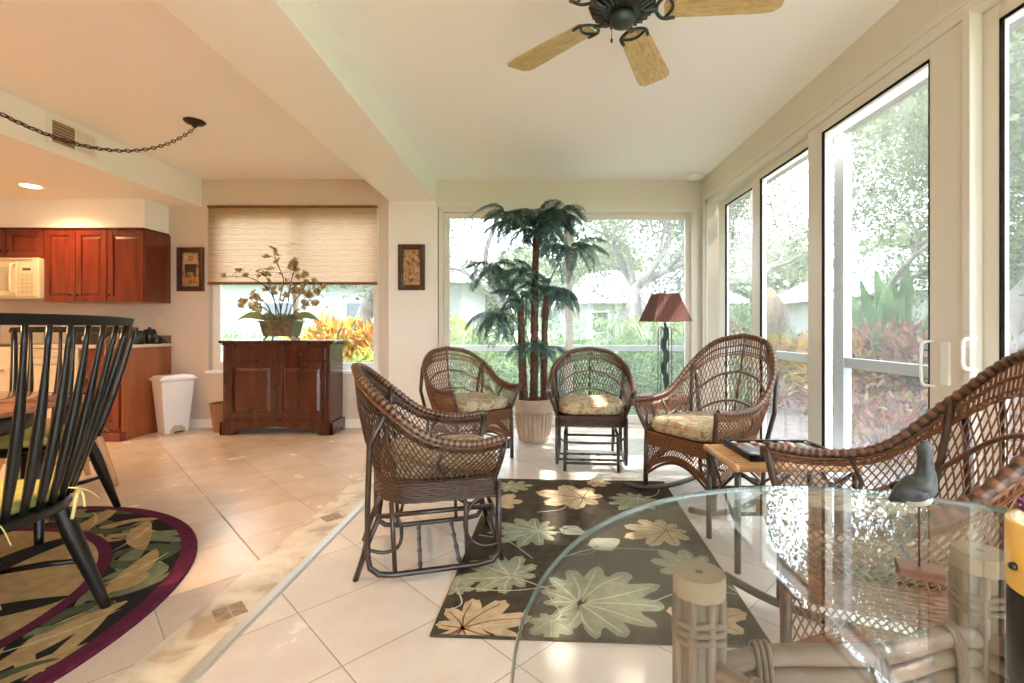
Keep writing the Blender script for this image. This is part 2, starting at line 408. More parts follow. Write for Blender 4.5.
def sp(cps, t):      # Catmull-Rom at t in 0..1
    P = cps; k = len(P)-1; t = max(0, min(1, t))*k; j = min(int(t), k-1); u = t-j
    p0 = P[j-1] if j > 0 else P[0]*2-P[1]; p1 = P[j]; p2 = P[j+1]; p3 = P[j+2] if j+2 <= k else P[k]*2-P[k-1]
    return .5*((2*p1)+(-p0+p2)*u+(2*p0-5*p1+4*p2-p3)*u*u+(-p0+3*p1-3*p2+p3)*u**3)
# ------------------------------------------------------------------ the room
XR = 1.785; YF = 5.14; XF = -3.625; ZC = 2.687; ZK = 2.395; YB = -2.4; XL = -6.6; XB0 = -1.593; XB1 = -1.09; ZB = 2.447
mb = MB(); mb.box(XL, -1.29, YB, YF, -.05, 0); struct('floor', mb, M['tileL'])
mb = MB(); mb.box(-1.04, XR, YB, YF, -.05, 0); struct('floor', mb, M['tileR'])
mb = MB(); mb.mat(M['trav']).box(-1.29, -1.09, YB, YF, -.05, 0)
mb.mat(M['mosaic'])
for k in range(-4, 4):
    yc = 1.81+.90*k
    for a in (0, 1):
        for b in (0, 1):
            s_ = .0485; o_ = .0515
            cx_ = -1.17 + (a-b)*o_*.7071; cy_ = yc + (a+b-1)*o_*.7071
            if cy_ > YF-.1: continue
            mb.prism([(cx_, cy_-s_*.7071), (cx_+s_*.7071, cy_), (cx_, cy_+s_*.7071), (cx_-s_*.7071, cy_)], -.01, .0008)
struct('trim_1', mb)
mb = MB(); mb.box(-1.09, -1.04, YB, YF, -.05, .004); mb.box(-1.083, -1.047, YB, YF, .003, .008); struct('trim_2', mb, M['chrome'], bevel=.002)
# far wall with two openings
WX0, WX1, WZ0, WZ1 = -3.555, -1.715, .615, 2.40     # dining window
DX0, DX1, DZ1 = -1.06, 1.735, 2.40                   # sunroom sliding door wall
mb = MB(); T = .16
mb.box(XL, WX0, YF, YF+T, 0, ZC); mb.box(WX0, WX1, YF, YF+T, WZ1, ZC); mb.box(WX0, WX1, YF, YF+T, 0, WZ0); mb.box(WX1, -1.60, YF, YF+T, 0, ZC)
struct('wall_far', mb, M['wall'])
mb = MB(); mb.box(-1.60, DX0-.01, YF-.025, YF+T, 0, ZB); struct('wall_pier', mb, M['beam'])
mb = MB(); mb.box(-1.1, XR+.1, YF-.001, YF+T, DZ1, ZC); mb.box(DX1, XR+.12, YF, YF+T, 0, DZ1); struct('wall_header', mb, M['wallt'])
# ceilings
mb = MB(); mb.box(XF, XB0, YB, YF+T, ZC, ZC+.1); struct('ceiling', mb, M['ceil'])
mb = MB(); mb.box(XB1, XR+.1, YB, YF+T, ZC, ZC+.1); struct('ceiling', mb, M['ceil'])
mb = MB(); mb.box(XL, XF, YB, YF+T, ZK, ZC+.1); struct('ceiling', mb, M['ceil'])
mb = MB(); mb.box(XB0, XB1, YB, YF, ZB, ZC+.1); struct('trim_3', mb, M['beam'], bevel=.006)
mb = MB(); mb.box(XL, -3.985, 4.825, YF, 2.095, ZK); struct('wall_soffit', mb, M['ceil'])
# left and back walls
mb = MB(); mb.box(XL-.1, XL, YB, YF+T, 0, ZC); struct('wall_left', mb, M['wall'])
mb = MB(); mb.box(XL-.1, -5.6, YB-.1, YB, 0, ZC); mb.box(-5.6, -2.2, YB-.1, YB, 0, ZC); mb.box(-2.2, -.9, YB-.1, YB, 0, ZC)
mb.box(-.9, 1.6, YB-.1, YB, 2.35, ZC); mb.box(1.6, XR+.1, YB-.1, YB, 0, ZC); struct('wall_back', mb, M['wall'])
def pane(name, x0, x1, y0, y1, z0, z1, parent=None):
    mb = MB(); mb.box(x0, x1, y0, y1, z0, z1); o = struct(name, mb, M['glass'], parent)
    return o
# baseboards
mb = MB(); mb.box(-3.3-.55, -1.60, YF-.014, YF, 0, .095); mb.box(-1.60, -1.07, YF-.039, YF-.025, 0, .095); mb.box(-1.60, -1.07, YF-.035, YF-.025, .095, .105); struct('baseboard_far', mb, M['beam'], bevel=.003)
# dining window
def rect_frame(mb, x0, x1, y0, y1, z0, z1, w):
    mb.box(x0, x0+w, y0, y1, z0, z1); mb.box(x1-w, x1, y0, y1, z0, z1); mb.box(x0+w, x1-w, y0, y1, z0, z0+w); mb.box(x0+w, x1-w, y0, y1, z1-w, z1)
mb = MB(); rect_frame(mb, WX0+.001, WX1-.001, YF+.06, YF+.12, WZ0+.001, WZ1-.001, .045)
w1 = struct('window_1', mb, M['white'], bevel=.004)
mb = MB(); rect_frame(mb, WX0+.045, -2.62, YF+.045, YF+.075, WZ0+.045, WZ1-.045, .05); rect_frame(mb, -2.66, WX1-.045, YF+.08, YF+.105, WZ0+.045, WZ1-.045, .04)
struct('window_sash', mb, M['white'], w1, .003)
pane('window_pane', WX0+.09, -2.66, YF+.058, YF+.062, WZ0+.09, WZ1-.09, w1); pane('window_pane', -2.62, WX1-.08, YF+.09, YF+.094, WZ0+.08, WZ1-.08, w1)
mb = MB(); mb.box(WX0-.02, WX1+.02, YF-.03, YF+.06, WZ0-.025, WZ0+.004); struct('window_sill', mb, M['white'], w1, .004)
# pleated shade
bl = thing('window_shade', 'tan pleated shade half lowered over the dining window', 'blind', (0, YF-.02, 0))
poly = []
N = 44; z0_, z1_ = 1.575, 2.375
vs = []; fs = []
for i in range(2*N+1):
    z = z1_-(z1_-z0_)*i/(2*N); y = -.012 if i % 2 else .012
    vs += [(WX0+.012, y, z), (WX1-.012, y, z)]
for i in range(2*N): fs.append((2*i, 2*i+1, 2*i+3, 2*i+2))
mb = MB(); mb.add(vs, fs); o = mb.build('shade_fabric', M['blind'], bl)
mb = MB(); mb.box(WX0+.008, WX1-.008, -.018, .018, z1_, WZ1); mb.build('headrail', M['brownwood'], bl, .003)
mb = MB(); mb.box(WX0+.01, WX1-.01, -.016, .016, z0_-.03, z0_); mb.build('bottom_rail', M['brownwood'], bl, .004)
# far sliding doors (sunroom)
def slider_far(name, x0, x1, y, fw=.06):
    mb = MB(); z0, z1 = .03, DZ1-.07
    mb.box(x0, x0+fw, y, y+.035, z0, z1); mb.box(x1-fw, x1, y, y+.035, z0, z1); mb.box(x0+fw, x1-fw, y, y+.035, z1-fw, z1); mb.box(x0+fw, x1-fw, y, y+.035, z0, z0+.09)
    d = struct(name, mb, M['frame'], bevel=.003)
    pane('door_pane', x0+fw, x1-fw, y+.015, y+.02, z0+.09, z1-fw, d)
    return d
mb = MB(); mb.box(DX0, DX0+.05, YF-.02, YF+.14, 0, DZ1-.05); mb.box(DX1-.05, DX1, YF-.02, YF+.14, 0, DZ1-.05); mb.box(DX0, DX1, YF-.02, YF+.14, DZ1-.07, DZ1); mb.box(DX0+.05, DX1-.05, YF-.01, YF+.14, -.01, .025)
mb.box(DX0-.03, DX1+.04, YF-.03, YF-.001, DZ1-.02, DZ1+.05)
struct('trim_4', mb, M['frame'], bevel=.004)
slider_far('door_1', DX0+.05, .39, YF+.02); slider_far('door_2', .31, DX1-.05, YF+.07)
mb = MB(); mb.tube([(.345, YF+.0, .95), (.345, YF-.03, .96), (.345, YF-.03, 1.12), (.345, YF+.0, 1.13)], .007, 6); struct('door_handle', mb, M['white'], bpy.data.objects['door_1'])
# right wall
FZ = 2.467
mb = MB(); mb.box(XR, XR+.16, YB, YF+T, FZ, ZC); struct('wall_right', mb, M['wallt'])
mb = MB()
mb.box(XR-.012, XR+.16, YB, 5.06, FZ-.035, FZ); mb.box(XR, XR+.16, YB, 5.06, FZ-.09, FZ-.035)
mb.box(XR, XR+.16, 4.97, 5.14, 0, FZ-.035); mb.box(XR, XR+.16, YB, 5.0, -.02, .03)
mb.box(XR-.012, XR, 5.02, 5.10, 0, FZ); mb.box(XR-.02, XR+.0, YB, 5.0, -.005, .012)
struct('trim_5', mb, M['frame'], bevel=.003)
def slider_r(name, y0, y1, x, f0, f1, top=2.375, g=True):
    z0 = .03; mb = MB()
    mb.box(x, x+.04, y0, y0+f0, z0, top); mb.box(x, x+.04, y1-f1, y1, z0, top); mb.box(x, x+.04, y0+f0, y1-f1, top-.065, top); mb.box(x, x+.04, y0+f0, y1-f1, z0, z0+.10)
    d = struct(name, mb, M['frame'], bevel=.003)
    a, b, c, e = y0+f0, y1-f1, z0+.10, top-.065
    mb = MB(); w = .006
    mb.box(x-.001, x+.016, a, a+w, c, e); mb.box(x-.001, x+.016, b-w, b, c, e); mb.box(x-.001, x+.016, a, b, e-w, e); mb.box(x-.001, x+.016, a, b, c, c+w)
    struct('door_gasket', mb, M['gasket'], d)
    pane('door_pane', x+.012, x+.018, a+w, b-w, c+w, e-w, d)
    return d
slider_r('door_3', 3.98, 4.93, XR+.10, .10, .17)
slider_r('door_4', 3.02, 4.06, XR+.055, .12, .14)
d5 = slider_r('door_5', 1.985, 3.145, XR+.008, .185, .155)
slider_r('door_6', .6, 1.975, XR+.055, .12, .085)
slider_r('door_7', -.9, .68, XR+.008, .1, .1); slider_r('door_8', YB, -.82, XR+.055, .1, .1)
# jamb between the two door leaves and the pull handles
mb = MB(); mb.box(XR-.004, XR+.05, 1.955, 1.992, .03, 2.40); struct('trim_6', mb, M['frame'], bevel=.003)
mb = MB(); mb.box(XR-.001, XR+.01, 2.06, 2.10, .83, 1.02); mb.tube(spline([(XR+.0, 2.135, 1.02), (XR-.045, 2.135, 1.015), (XR-.05, 2.145, .985), (XR-.05, 2.145, .86), (XR-.045, 2.135, .825), (XR+.0, 2.135, .82)], 24), .0062, 8)
struct('door_handle', mb, M['white'], d5)
mb = MB(); mb.box(XR-.03, XR-.004, 1.925, 1.95, 1.0, 1.05); mb.tube(spline([(XR-.0, 1.93, 1.04), (XR-.05, 1.93, 1.03), (XR-.055, 1.93, .98), (XR-.05, 1.93, .92), (XR-.0, 1.93, .91)], 20), .008, 8)
struct('door_handle', mb, M['white'], bpy.data.objects['door_6'])
# back of the room: glass behind the camera
mb = MB(); rect_frame(mb, -.9, 1.6, YB-.08, YB-.02, 0, 2.35, .07); mb.box(.31, .39, YB-.08, YB-.02, 0, 2.35); d9 = struct('door_9', mb, M['frame'])
pane('door_pane', -.83, 1.53, YB-.05, YB-.045, .07, 2.28, d9)

# screen enclosure just outside the glass
def scr():
    XS = 2.17; YS = 5.75; mb = MB(); z1 = 2.55
    for y in (-2.2, -.2, 1.45, 3.42, 4.75): mb.box(XS, XS+.06, y-.055, y+.055, -.1, z1)
    mb.box(XS-.006, XS+.066, -2.2, YS, z1-.08, z1+.01); mb.box(XS+.008, XS+.052, -2.2, YS, .80, .87); mb.box(XS, XS+.06, -2.2, YS, -.1, 0)
    for x in (-1.3, 2.17): mb.box(x, x+.07, YS, YS+.06, -.1, z1)
    mb.box(-1.3, 2.2, YS+.008, YS+.05, .80, .87); mb.box(-1.3, 2.2, YS-.006, YS+.066, z1-.085, z1+.012)
    return mb.build('screen_enclosure', M['scrframe'], bevel=.003)
se = scr()
mb = MB(); mb.add([(2.2, -2.2, 0), (2.2, 5.75, 0), (2.2, 5.75, 2.5), (2.2, -2.2, 2.5)], [(0, 1, 2, 3)]); mb.add([(-1.3, 5.78, 0), (2.2, 5.78, 0), (2.2, 5.78, 2.5), (-1.3, 5.78, 2.5)], [(0, 1, 2, 3)]); mb.build('screen_mesh', M['screen'], se)
tag(se, 'white aluminium screen enclosure posts and rails outside the glass doors', 'screen frame', kind='structure')
# ceiling vent on the fascia
v = thing('air_vent', 'white air grille with dark louvres high on the kitchen fascia', 'vent', (XF, 3.715, 2.555))
mb = MB(); mb.box(0, .008, -.21, .20, -.105, .11); mb.build('vent_frame', M['beam'], v, .002)
mb = MB(); mb.box(.008, .010, -.17, .0, -.08, .08); mb.build('vent_backing', M['splash'], v)
for k in range(7):
    mb = MB(); z = -.07+k*.023; mb.hexa([(.009, -.17, z), (.016, -.17, z-.008), (.016, 0, z-.008), (.009, 0, z)], [(.009, -.17, z+.003), (.016, -.17, z-.005), (.016, 0, z-.005), (.009, 0, z+.003)]); mb.build('louvre', M['appl2'], v)
mb = MB(); mb.box(.008, .012, .02, .17, -.08, .08); mb.build('vent_panel', M['wallt'], v)
# sensor at the ceiling corner
mb = MB(); mb.lathe([(.055, -.045), (.085, -.035), (.095, -.015), (.095, 0)], 20); o = mb.build('smoke_detector', M['white'], None, loc=(1.66, 4.98, ZC)); tag(o, 'small round white detector on the ceiling in the glass corner', 'detector')
# recessed ceiling light
c = thing('recessed_light', 'glowing recessed can light in the low kitchen ceiling', 'light', (-4.69, 4.40, ZK))
mb = MB(); mb.lathe([(.07, -.002), (.10, -.006), (.105, 0)], 24, cap=False); mb.build('trim_ring', M['white'], c)
mb = MB(); mb.lathe([(.0, -.004), (.072, -.003)], 24, cap=False); mb.build('lens', M['bulb'], c)
# switches
def plate(x, z, w, m, nsw, label):
    t = thing('wall_switch' if nsw else 'wall_outlet', label, 'switch' if nsw else 'outlet', (x, YF, z))
    mb = MB(); mb.box(-w/2, w/2, -.006, 0, -.06, .06); mb.build('cover_plate', m, t, .002)
    for k in range(max(nsw, 1)):
        xx = (k-(max(nsw, 1)-1)/2)*.046; mb = MB(); mb.box(xx-.012, xx+.012, -.01, -.005, -.03, .03); mb.build('toggle', m, t, .002)
plate((160.5-CX)*YF/F, H+6*YF/F, .085, M['bisque'], 0, 'tan outlet cover on the wall beside the kitchen counter')
plate((183-CX)*YF/F, H+5*YF/F, .12, M['wall'], 2, 'wall coloured double switch plate between counter and dining window')

# ------------------------------------------------------------------ kitchen
YU = 4.82
def raised_door(parent, x0, x1, z0, z1, y, m=None, name='door', knob=None):
    m = m or M['cherry']; mb = MB(); g = .003; x0 += g; x1 -= g; z0 += g; z1 -= g; s = min(.055, (x1-x0)*.22)
    mb.box(x0, x0+s, y-.02, y, z0, z1); mb.box(x1-s, x1, y-.02, y, z0, z1); mb.box(x0+s, x1-s, y-.02, y, z0, z0+s); mb.box(x0+s, x1-s, y-.02, y, z1-s, z1)
    mb.box(x0+s, x1-s, y-.008, y, z0+s, z1-s)
    a, b, c, d = x0+s+.008, x1-s-.008, z0+s+.008, z1-s-.008; e = .025
    if b-a > 2*e and d-c > 2*e:
        mb.add([(a, y-.008, c), (b, y-.008, c), (b, y-.008, d), (a, y-.008, d), (a+e, y-.018, c+e), (b-e, y-.018, c+e), (b-e, y-.018, d-e), (a+e, y-.018, d-e)], [(4, 5, 6, 7), (0, 1, 5, 4), (1, 2, 6, 5), (2, 3, 7, 6), (3, 0, 4, 7)])
    o = mb.build(name, m, parent, .003)
    if knob:
        mb = MB(); kx, kz = knob
        mb.T = Matrix.Translation((kx, y-.02, kz)) @ Matrix.Rotation(PI/2, 4, 'X')
        mb.lathe([(.004, 0), (.004, .012), (.013, .018), (.013, .026), (.006, .03)], 12); mb.build('knob', M['iron'], o)
    return o
def wall_cab(x0, x1, z0, z1, nd, label, knobs=True):
    t = thing('wall_cabinet', label, 'cabinet', (0, 0, 0)); mb = MB(); mb.box(x0, x1, YU+.001, YF-.002, z0, z1)
    if x1 > -4: mb.box(x1-.001, x1+.012, YU-.012, YF-.002, z0, z1)
    mb.build('carcass', M['cherry'], t, .002)
    mb = MB(); mb.box(x0, x1+.0, YU-.03, YF-.002, z1, z1+.022); mb.build('crown', M['mahog'], t, .004)
    w = (x1-x0)/nd
    for k in range(nd):
        a = x0+k*w; kn = None
        if knobs: kn = (a+w-.035, z0+.07) if (nd == 2 and k == 0) or (nd == 1 and False) else (a+.035, z0+.07)
        raised_door(t, a, a+w, z0, z1, YU, knob=kn)
wall_cab(-4.345, -3.973, 1.345, 2.073, 1, 'cherry wall cabinet with one door, at the open end beside the picture')
wall_cab(-4.985, -4.348, 1.345, 2.073, 2, 'cherry wall cabinet with two tall doors beside the microwave')
wall_cab(-5.75, -4.988, 1.79, 2.073, 2, 'short cherry wall cabinet above the microwave')
t = thing('microwave_oven', 'cream over-the-range microwave under the short cherry cabinet', 'microwave', (0, 0, 0))
mb = MB(); mb.box(-5.74, -4.995, YU-.06, YF-.005, 1.375, 1.785); mb.build('body', M['appl'], t, .01)
mb = MB(); mb.box(-5.72, -5.20, YU-.08, YU-.06, 1.40, 1.74); mb.build('door', M['appl'], t, .006)
mb = MB(); mb.box(-5.68, -5.26, YU-.083, YU-.08, 1.45, 1.69); mb.build('door_window', M['appl2'], t, .002)
mb = MB(); mb.tube(spline([(-5.215, YU-.08, 1.42), (-5.21, YU-.12, 1.45), (-5.21, YU-.125, 1.58), (-5.21, YU-.12, 1.70), (-5.215, YU-.08, 1.73)], 16), .011, 8); mb.build('handle', M['appl'], t)
mb = MB(); mb.box(-5.18, -5.01, YU-.072, YU-.06, 1.40, 1.70); mb.build('control_panel', M['appl'], t, .003)
mb = MB(); mb.box(-5.14, -5.06, YU-.075, YU-.072, 1.655, 1.68); mb.build('display', M['dark'], t)
mb = MB(); [mb.box(-5.16+i*.045, -5.125+i*.045, YU-.075, YU-.072, 1.43+j*.04, 1.46+j*.04) for i in range(3) for j in range(5)]; mb.build('keypad', M['appl2'], t)
mb = MB(); [mb.box(-5.70, -5.05, YU-.064, YU-.06, 1.752+i*.009, 1.756+i*.009) for i in range(3)]; mb.build('vent_grille', M['appl2'], t)
# base units
YBF = 4.545
t = thing('base_cabinet', 'cherry base cabinet at the open end of the counter', 'cabinet')
mb = MB(); mb.mat(M['cherry']).box(-4.36, -3.975, YBF, YF-.003, .09, .885); mb.box(-4.36, -4.0, YBF+.06, YF-.003, 0, .09)
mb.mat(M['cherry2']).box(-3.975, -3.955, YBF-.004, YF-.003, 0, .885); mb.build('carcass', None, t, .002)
raised_door(t, -4.36, -3.985, .12, .66, YBF, knob=(-4.32, .6)); raised_door(t, -4.36, -3.985, .68, .87, YBF, name='drawer', knob=(-4.17, .775))
mb = MB(); mb.box(-4.37, -3.95, YBF-.035, YBF+.03, 0, .085); mb.build('plinth', M['cherry'], t, .006)
t = thing('dishwasher', 'cream dishwasher under the counter beside the cherry base cabinet', 'dishwasher')
mb = MB(); mb.box(-4.97, -4.365, YBF, YF-.003, .1, .885); mb.build('body', M['appl2'], t, .004)
mb = MB(); mb.box(-4.965, -4.37, YBF-.02, YBF, .12, .73); mb.build('door', M['appl'], t, .006)
mb = MB(); mb.box(-4.965, -4.37, YBF-.024, YBF, .735, .88); mb.build('control_panel', M['appl'], t, .006)
mb = MB(); mb.box(-4.80, -4.54, YBF-.03, YBF-.024, .79, .82); mb.build('handle', M['appl2'], t, .003)
t = thing('kitchen_range', 'cream kitchen range below the microwave', 'range')
mb = MB(); mb.box(-5.74, -4.975, YBF-.01, YF-.003, 0, .90); mb.build('body', M['appl'], t, .005)
mb = MB(); mb.box(-5.73, -4.985, YBF+.02, YF-.08, .90, .912); mb.build('cooktop', M['blackplastic'], t, .003)
mb = MB(); mb.box(-5.73, -4.985, YF-.07, YF-.01, .905, 1.06); mb.build('backguard', M['appl'], t, .01)
mb = MB(); mb.box(-5.70, -5.015, YBF-.035, YBF-.01, .20, .72); mb.build('oven_door', M['appl'], t, .008)
mb = MB(); mb.tube([(-5.66, YBF-.06, .68), (-5.05, YBF-.06, .68)], .012, 8); mb.build('handle', M['appl2'], t)
t = tag(MB().mat(M['cherry']).box(XL+.01, -5.745, YBF, YF-.003, 0, .885).build('base_cabinet'), 'cherry base cabinet beyond the range at the far end', 'cabinet')
mb = MB(); mb.box(-4.975, -3.93, YBF-.03, YF-.003, .886, .915); o = mb.build('countertop', M['granite'], None, .006); tag(o, 'pale laminate countertop running to the open cabinet end', 'countertop')
mb = MB(); mb.box(-4.975, -3.955, YF-.022, YF-.003, .916, 1.0); o = mb.build('backsplash', M['splash'], None, .003); tag(o, 'low brown backsplash along the back of the countertop', 'backsplash')
# dark things on the counter
def jar(x, y, r, h, lab, cat='canister'):
    t = thing('canister', lab, cat, (x, y, .915), 0, 'black canisters on the kitchen counter')
    mb = MB(); mb.lathe([(r*.9, 0), (r, .01), (r, h*.72), (r*.8, h*.8)], 20); mb.build('jar', M['blackplastic'], t)
    mb = MB(); mb.lathe([(r*.84, h*.78), (r*.86, h*.86), (r*.3, h*.92), (r*.2, h*.94), (r*.25, h), (.002, h+.005)], 20); mb.build('lid', M['blackplastic'], t)
jar(-4.19, 4.86, .075, .20, 'tallest glossy black canister on the counter, farthest from the wall switch'); jar(-4.05, 4.80, .07, .155, 'squat glossy black canister between the tall and the smallest one'); jar(-4.08, 5.0, .06, .17, 'black lidded canister tucked behind the squat one'); jar(-3.985, 4.98, .045, .09, 'smallest black canister at the open end of the counter')
t = thing('coffee_maker', 'low black appliance on the counter behind the spindle chair', 'appliance', (-4.50, 4.86, .915))
mb = MB(); mb.box(-.21, .21, -.12, .12, 0, .13); mb.build('body', M['blackplastic'], t, .02)
mb = MB(); mb.box(-.17, .17, -.08, .08, .13, .15); mb.build('lid', M['black'], t, .008)
mb = MB(); mb.box(-.03, .03, -.135, -.12, .04, .08); mb.build('control_knob', M['chrome'], t, .004)

# ------------------------------------------------------------------ sideboard
t = thing('sideboard', 'dark mahogany sideboard with two drawers and two doors under the window', 'sideboard')
x0, x1, y0, y1, zt = -3.165, -2.085, 4.80, 5.10, .955
mb = MB(); mb.box(x0, x1, y0, y1, .10, zt-.035); mb.build('carcass', M['mahog'], t, .004)
mb = MB(); mb.box(x0-.035, x1+.04, y0-.035, y1+.01, zt-.03, zt); mb.box(x0-.018, x1+.02, y0-.018, y1, zt-.05, zt-.03); mb.build('top', M['mahog'], t, .008)
xm = (x0+x1)/2
for a, b in ((x0+.04, xm), (xm, x1-.04)):
    mb = MB(); mb.box(a+.008, b-.008, y0-.014, y0, .755, .88); d = mb.build('drawer', M['mahog'], t, .006)
    mb = MB(); mb.T = Matrix.Translation(((a+b)/2, y0-.014, .815)) @ Matrix.Rotation(PI/2, 4, 'X'); mb.lathe([(.005, 0), (.005, .012), (.014, .016), (.014, .022), (.004, .027)], 14); mb.build('knob', M['iron'], d)
raised_door(t, x0+.04, xm, .17, .74, y0, M['mahog'], knob=(xm-.035, .47)); raised_door(t, xm, x1-.04, .17, .74, y0, M['mahog'], knob=(xm+.035, .47))
for x in (x0, x1-.04): mb = MB(); mb.box(x, x+.04, y0-.012, y0+.001, .13, .905); mb.build('pilaster', M['mahog'], t, .003)
pts = [(x0-.025, 0), (x0+.10, 0), (x0+.115, .03), (x0+.18, .055), (x0+.25, .06), (xm, .085), (x1-.25, .06), (x1-.18, .055), (x1-.115, .03), (x1-.10, 0), (x1+.025, 0), (x1+.025, .12), (x1+.0, .14), (x0, .14), (x0-.025, .12)]
mb = MB(); mb.prism_y(pts, y0-.027, y0-.002); mb.build('apron', M['mahog'], t, .003)
for x in (x0-.025, x1+.003):
    mb = MB(); mb.prism_x([(y0-.027, 0), (y0+.07, 0), (y0+.09, .045), (y1-.09, .045), (y1-.07, 0), (y1, 0), (y1, .13), (y0-.027, .13)], x, x+.022); mb.build('side_skirt', M['mahog'], t, .003)
# trash bin
t = thing('trash_can', 'white plastic step trash can beside the cherry cabinet end', 'trash can', (-3.775, 4.93, 0), math.radians(60))
def frust(mb, ax, ay, bx, by, z0, z1): mb.hexa([(-ax, -ay, z0), (ax, -ay, z0), (ax, ay, z0), (-ax, ay, z0)], [(-bx, -by, z1), (bx, -by, z1), (bx, by, z1), (-bx, by, z1)])
mb = MB(); frust(mb, .105, .085, .15, .115, 0, .54); mb.build('body', M['bin'], t, .012)
mb = MB(); frust(mb, .165, .125, .17, .128, .54, .565); frust(mb, .155, .12, .14, .105, .565, .592); mb.build('lid', M['bin'], t, .008)
mb = MB(); mb.T = Matrix.Translation((.0, -.108, .0)); mb.prism_y([(-.07, 0), (.07, 0), (.062, .05), (.03, .08), (-.03, .08), (-.062, .05)], 0, .02); mb.build('pedal_recess', M['appl2'], t, .002)
mb = MB(); mb.box(-.04, .04, -.135, -.10, .012, .025); mb.build('pedal', M['blackplastic'], t, .004)
# waste basket
t = thing('waste_basket', 'brown woven waste basket on the floor between trash can and sideboard', 'basket', (-3.30, 5.0, 0))
mb = MB()
pr = [(.085, 0)]
for i in range(26): z = .01+i*.0105; r = .09+.03*i/25; pr += [(r+.003, z), (r, z+.005)]
pr += [(.125, .285), (.118, .29), (.115, .28), (.085, .02)]
mb.lathe(pr, 28); mb.build('basket_body', M['basket'], t)
mb = MB(); mb.tube([(.124*math.cos(a*PI/14), .124*math.sin(a*PI/14), .288) for a in range(28)], .007, 6, closed=True); mb.build('rim', M['basket'], t)
# pictures
def picture(px, py0, py1, w, label, kind):
    z0 = H-(py1-CY)*YF/F; z1 = H-(py0-CY)*YF/F; x = (px-CX)*YF/F; yy = YF if kind else YF-.025
    t = thing('framed_picture', label, 'picture', (x, yy, (z0+z1)/2)); h = (z1-z0)/2; w = w/2
    mb = MB(); rect_frame(mb, -w, w, -.028, 0, -h, h, .045); mb.build('frame', M['mahog'], t, .006)
    mb = MB(); mb.mat(M['printd']).box(-w+.044, w-.044, -.012, -.004, -h+.044, h-.044)
    mb.mat(M['print']).box(-w+.058, w-.058, -.014, -.012, -h+.058, h-.058)
    if kind:
        mb.mat(M['printc']).box(-w+.07, w-.07, -.0155, -.014, h-.18, h-.075); mb.mat(M['printo']).box(-.03, .03, -.016, -.0155, h-.15, h-.09)
        mb.mat(M['printd']).box(-.062, .062, -.0165, -.014, -.03, .055); mb.box(-.055, -.035, -.0165, -.014, -.085, -.03); mb.box(.035, .055, -.0165, -.014, -.085, -.03)
        mb.mat(M['printo']).box(-w+.07, -.01, -.0155, -.014, -h+.075, -.095); mb.box(.01, w-.07, -.0155, -.014, -h+.075, -.095)
    else:
        rr = random.Random(3)
        for (xx, zz) in [(-.05, .09), (.05, .1), (0, .03), (-.05, -.03), (.05, -.04), (0, -.1), (-.04, -.14), (.06, -.13)]:
            mb.mat(rr.choice([M['printc'], M['printo']]))
            a = [(xx+.028*math.cos(k*PI/5)*(1 if k % 2 else .55), zz+.028*math.sin(k*PI/5)*(1 if k % 2 else .55)) for k in range(10)]; mb.prism_y(a, -.0155, -.014)
    mb.build('print', None, t)
picture(191.5, 247.5, 291.5, .29, 'dark framed square-panel picture on the wall between cabinet and dining window', 1)
picture(412.5, 245, 290.5, .29, 'dark framed botanical picture on the pier beside the sliding doors', 0)
# ------------------------------------------------------------------ flower arrangement on the sideboard
R = random.Random(11)
t = thing('flower_arrangement', 'dried blossom branches in an oblong metal planter on the sideboard', 'plant', (-2.66, 4.95, .955))
mb = MB(); mb.hexa([(-.15, -.085, .04), (.15, -.085, .04), (.15, .085, .04), (-.15, .085, .04)], [(-.18, -.105, .19), (.18, -.105, .19), (.18, .105, .19), (-.18, .105, .19)]); rect = [(-.19, .19, -.115, .115, .185, .20)]
mb.box(-.192, .192, -.115, .115, .183, .20); mb.build('planter', M['pewter'], t, .012)
for sx in (-1, 1):
    for sy in (-1, 1): mb = MB(); mb.tube([(sx*.12, sy*.06, .045), (sx*.13, sy*.07, .02), (sx*.15, sy*.08, 0)], [.012, .009, .007], 6); mb.build('foot', M['pewter'], t)
pts = [R.gauss(0, 1) for _ in range(3)]
C = [(R.uniform(-.17, .17), R.uniform(-.1, .1), .20+R.uniform(0, .05)) for _ in range(500)]
D = [(R.gauss(0, 1), R.gauss(0, 1), abs(R.gauss(.6, .6))) for _ in range(500)]
quads('moss', leaf_quads(C, D, [(R.gauss(0, 1), R.gauss(0, 1), 1) for _ in C], .045, .02), M['sageleaf'], t)['kind'] = 'stuff'
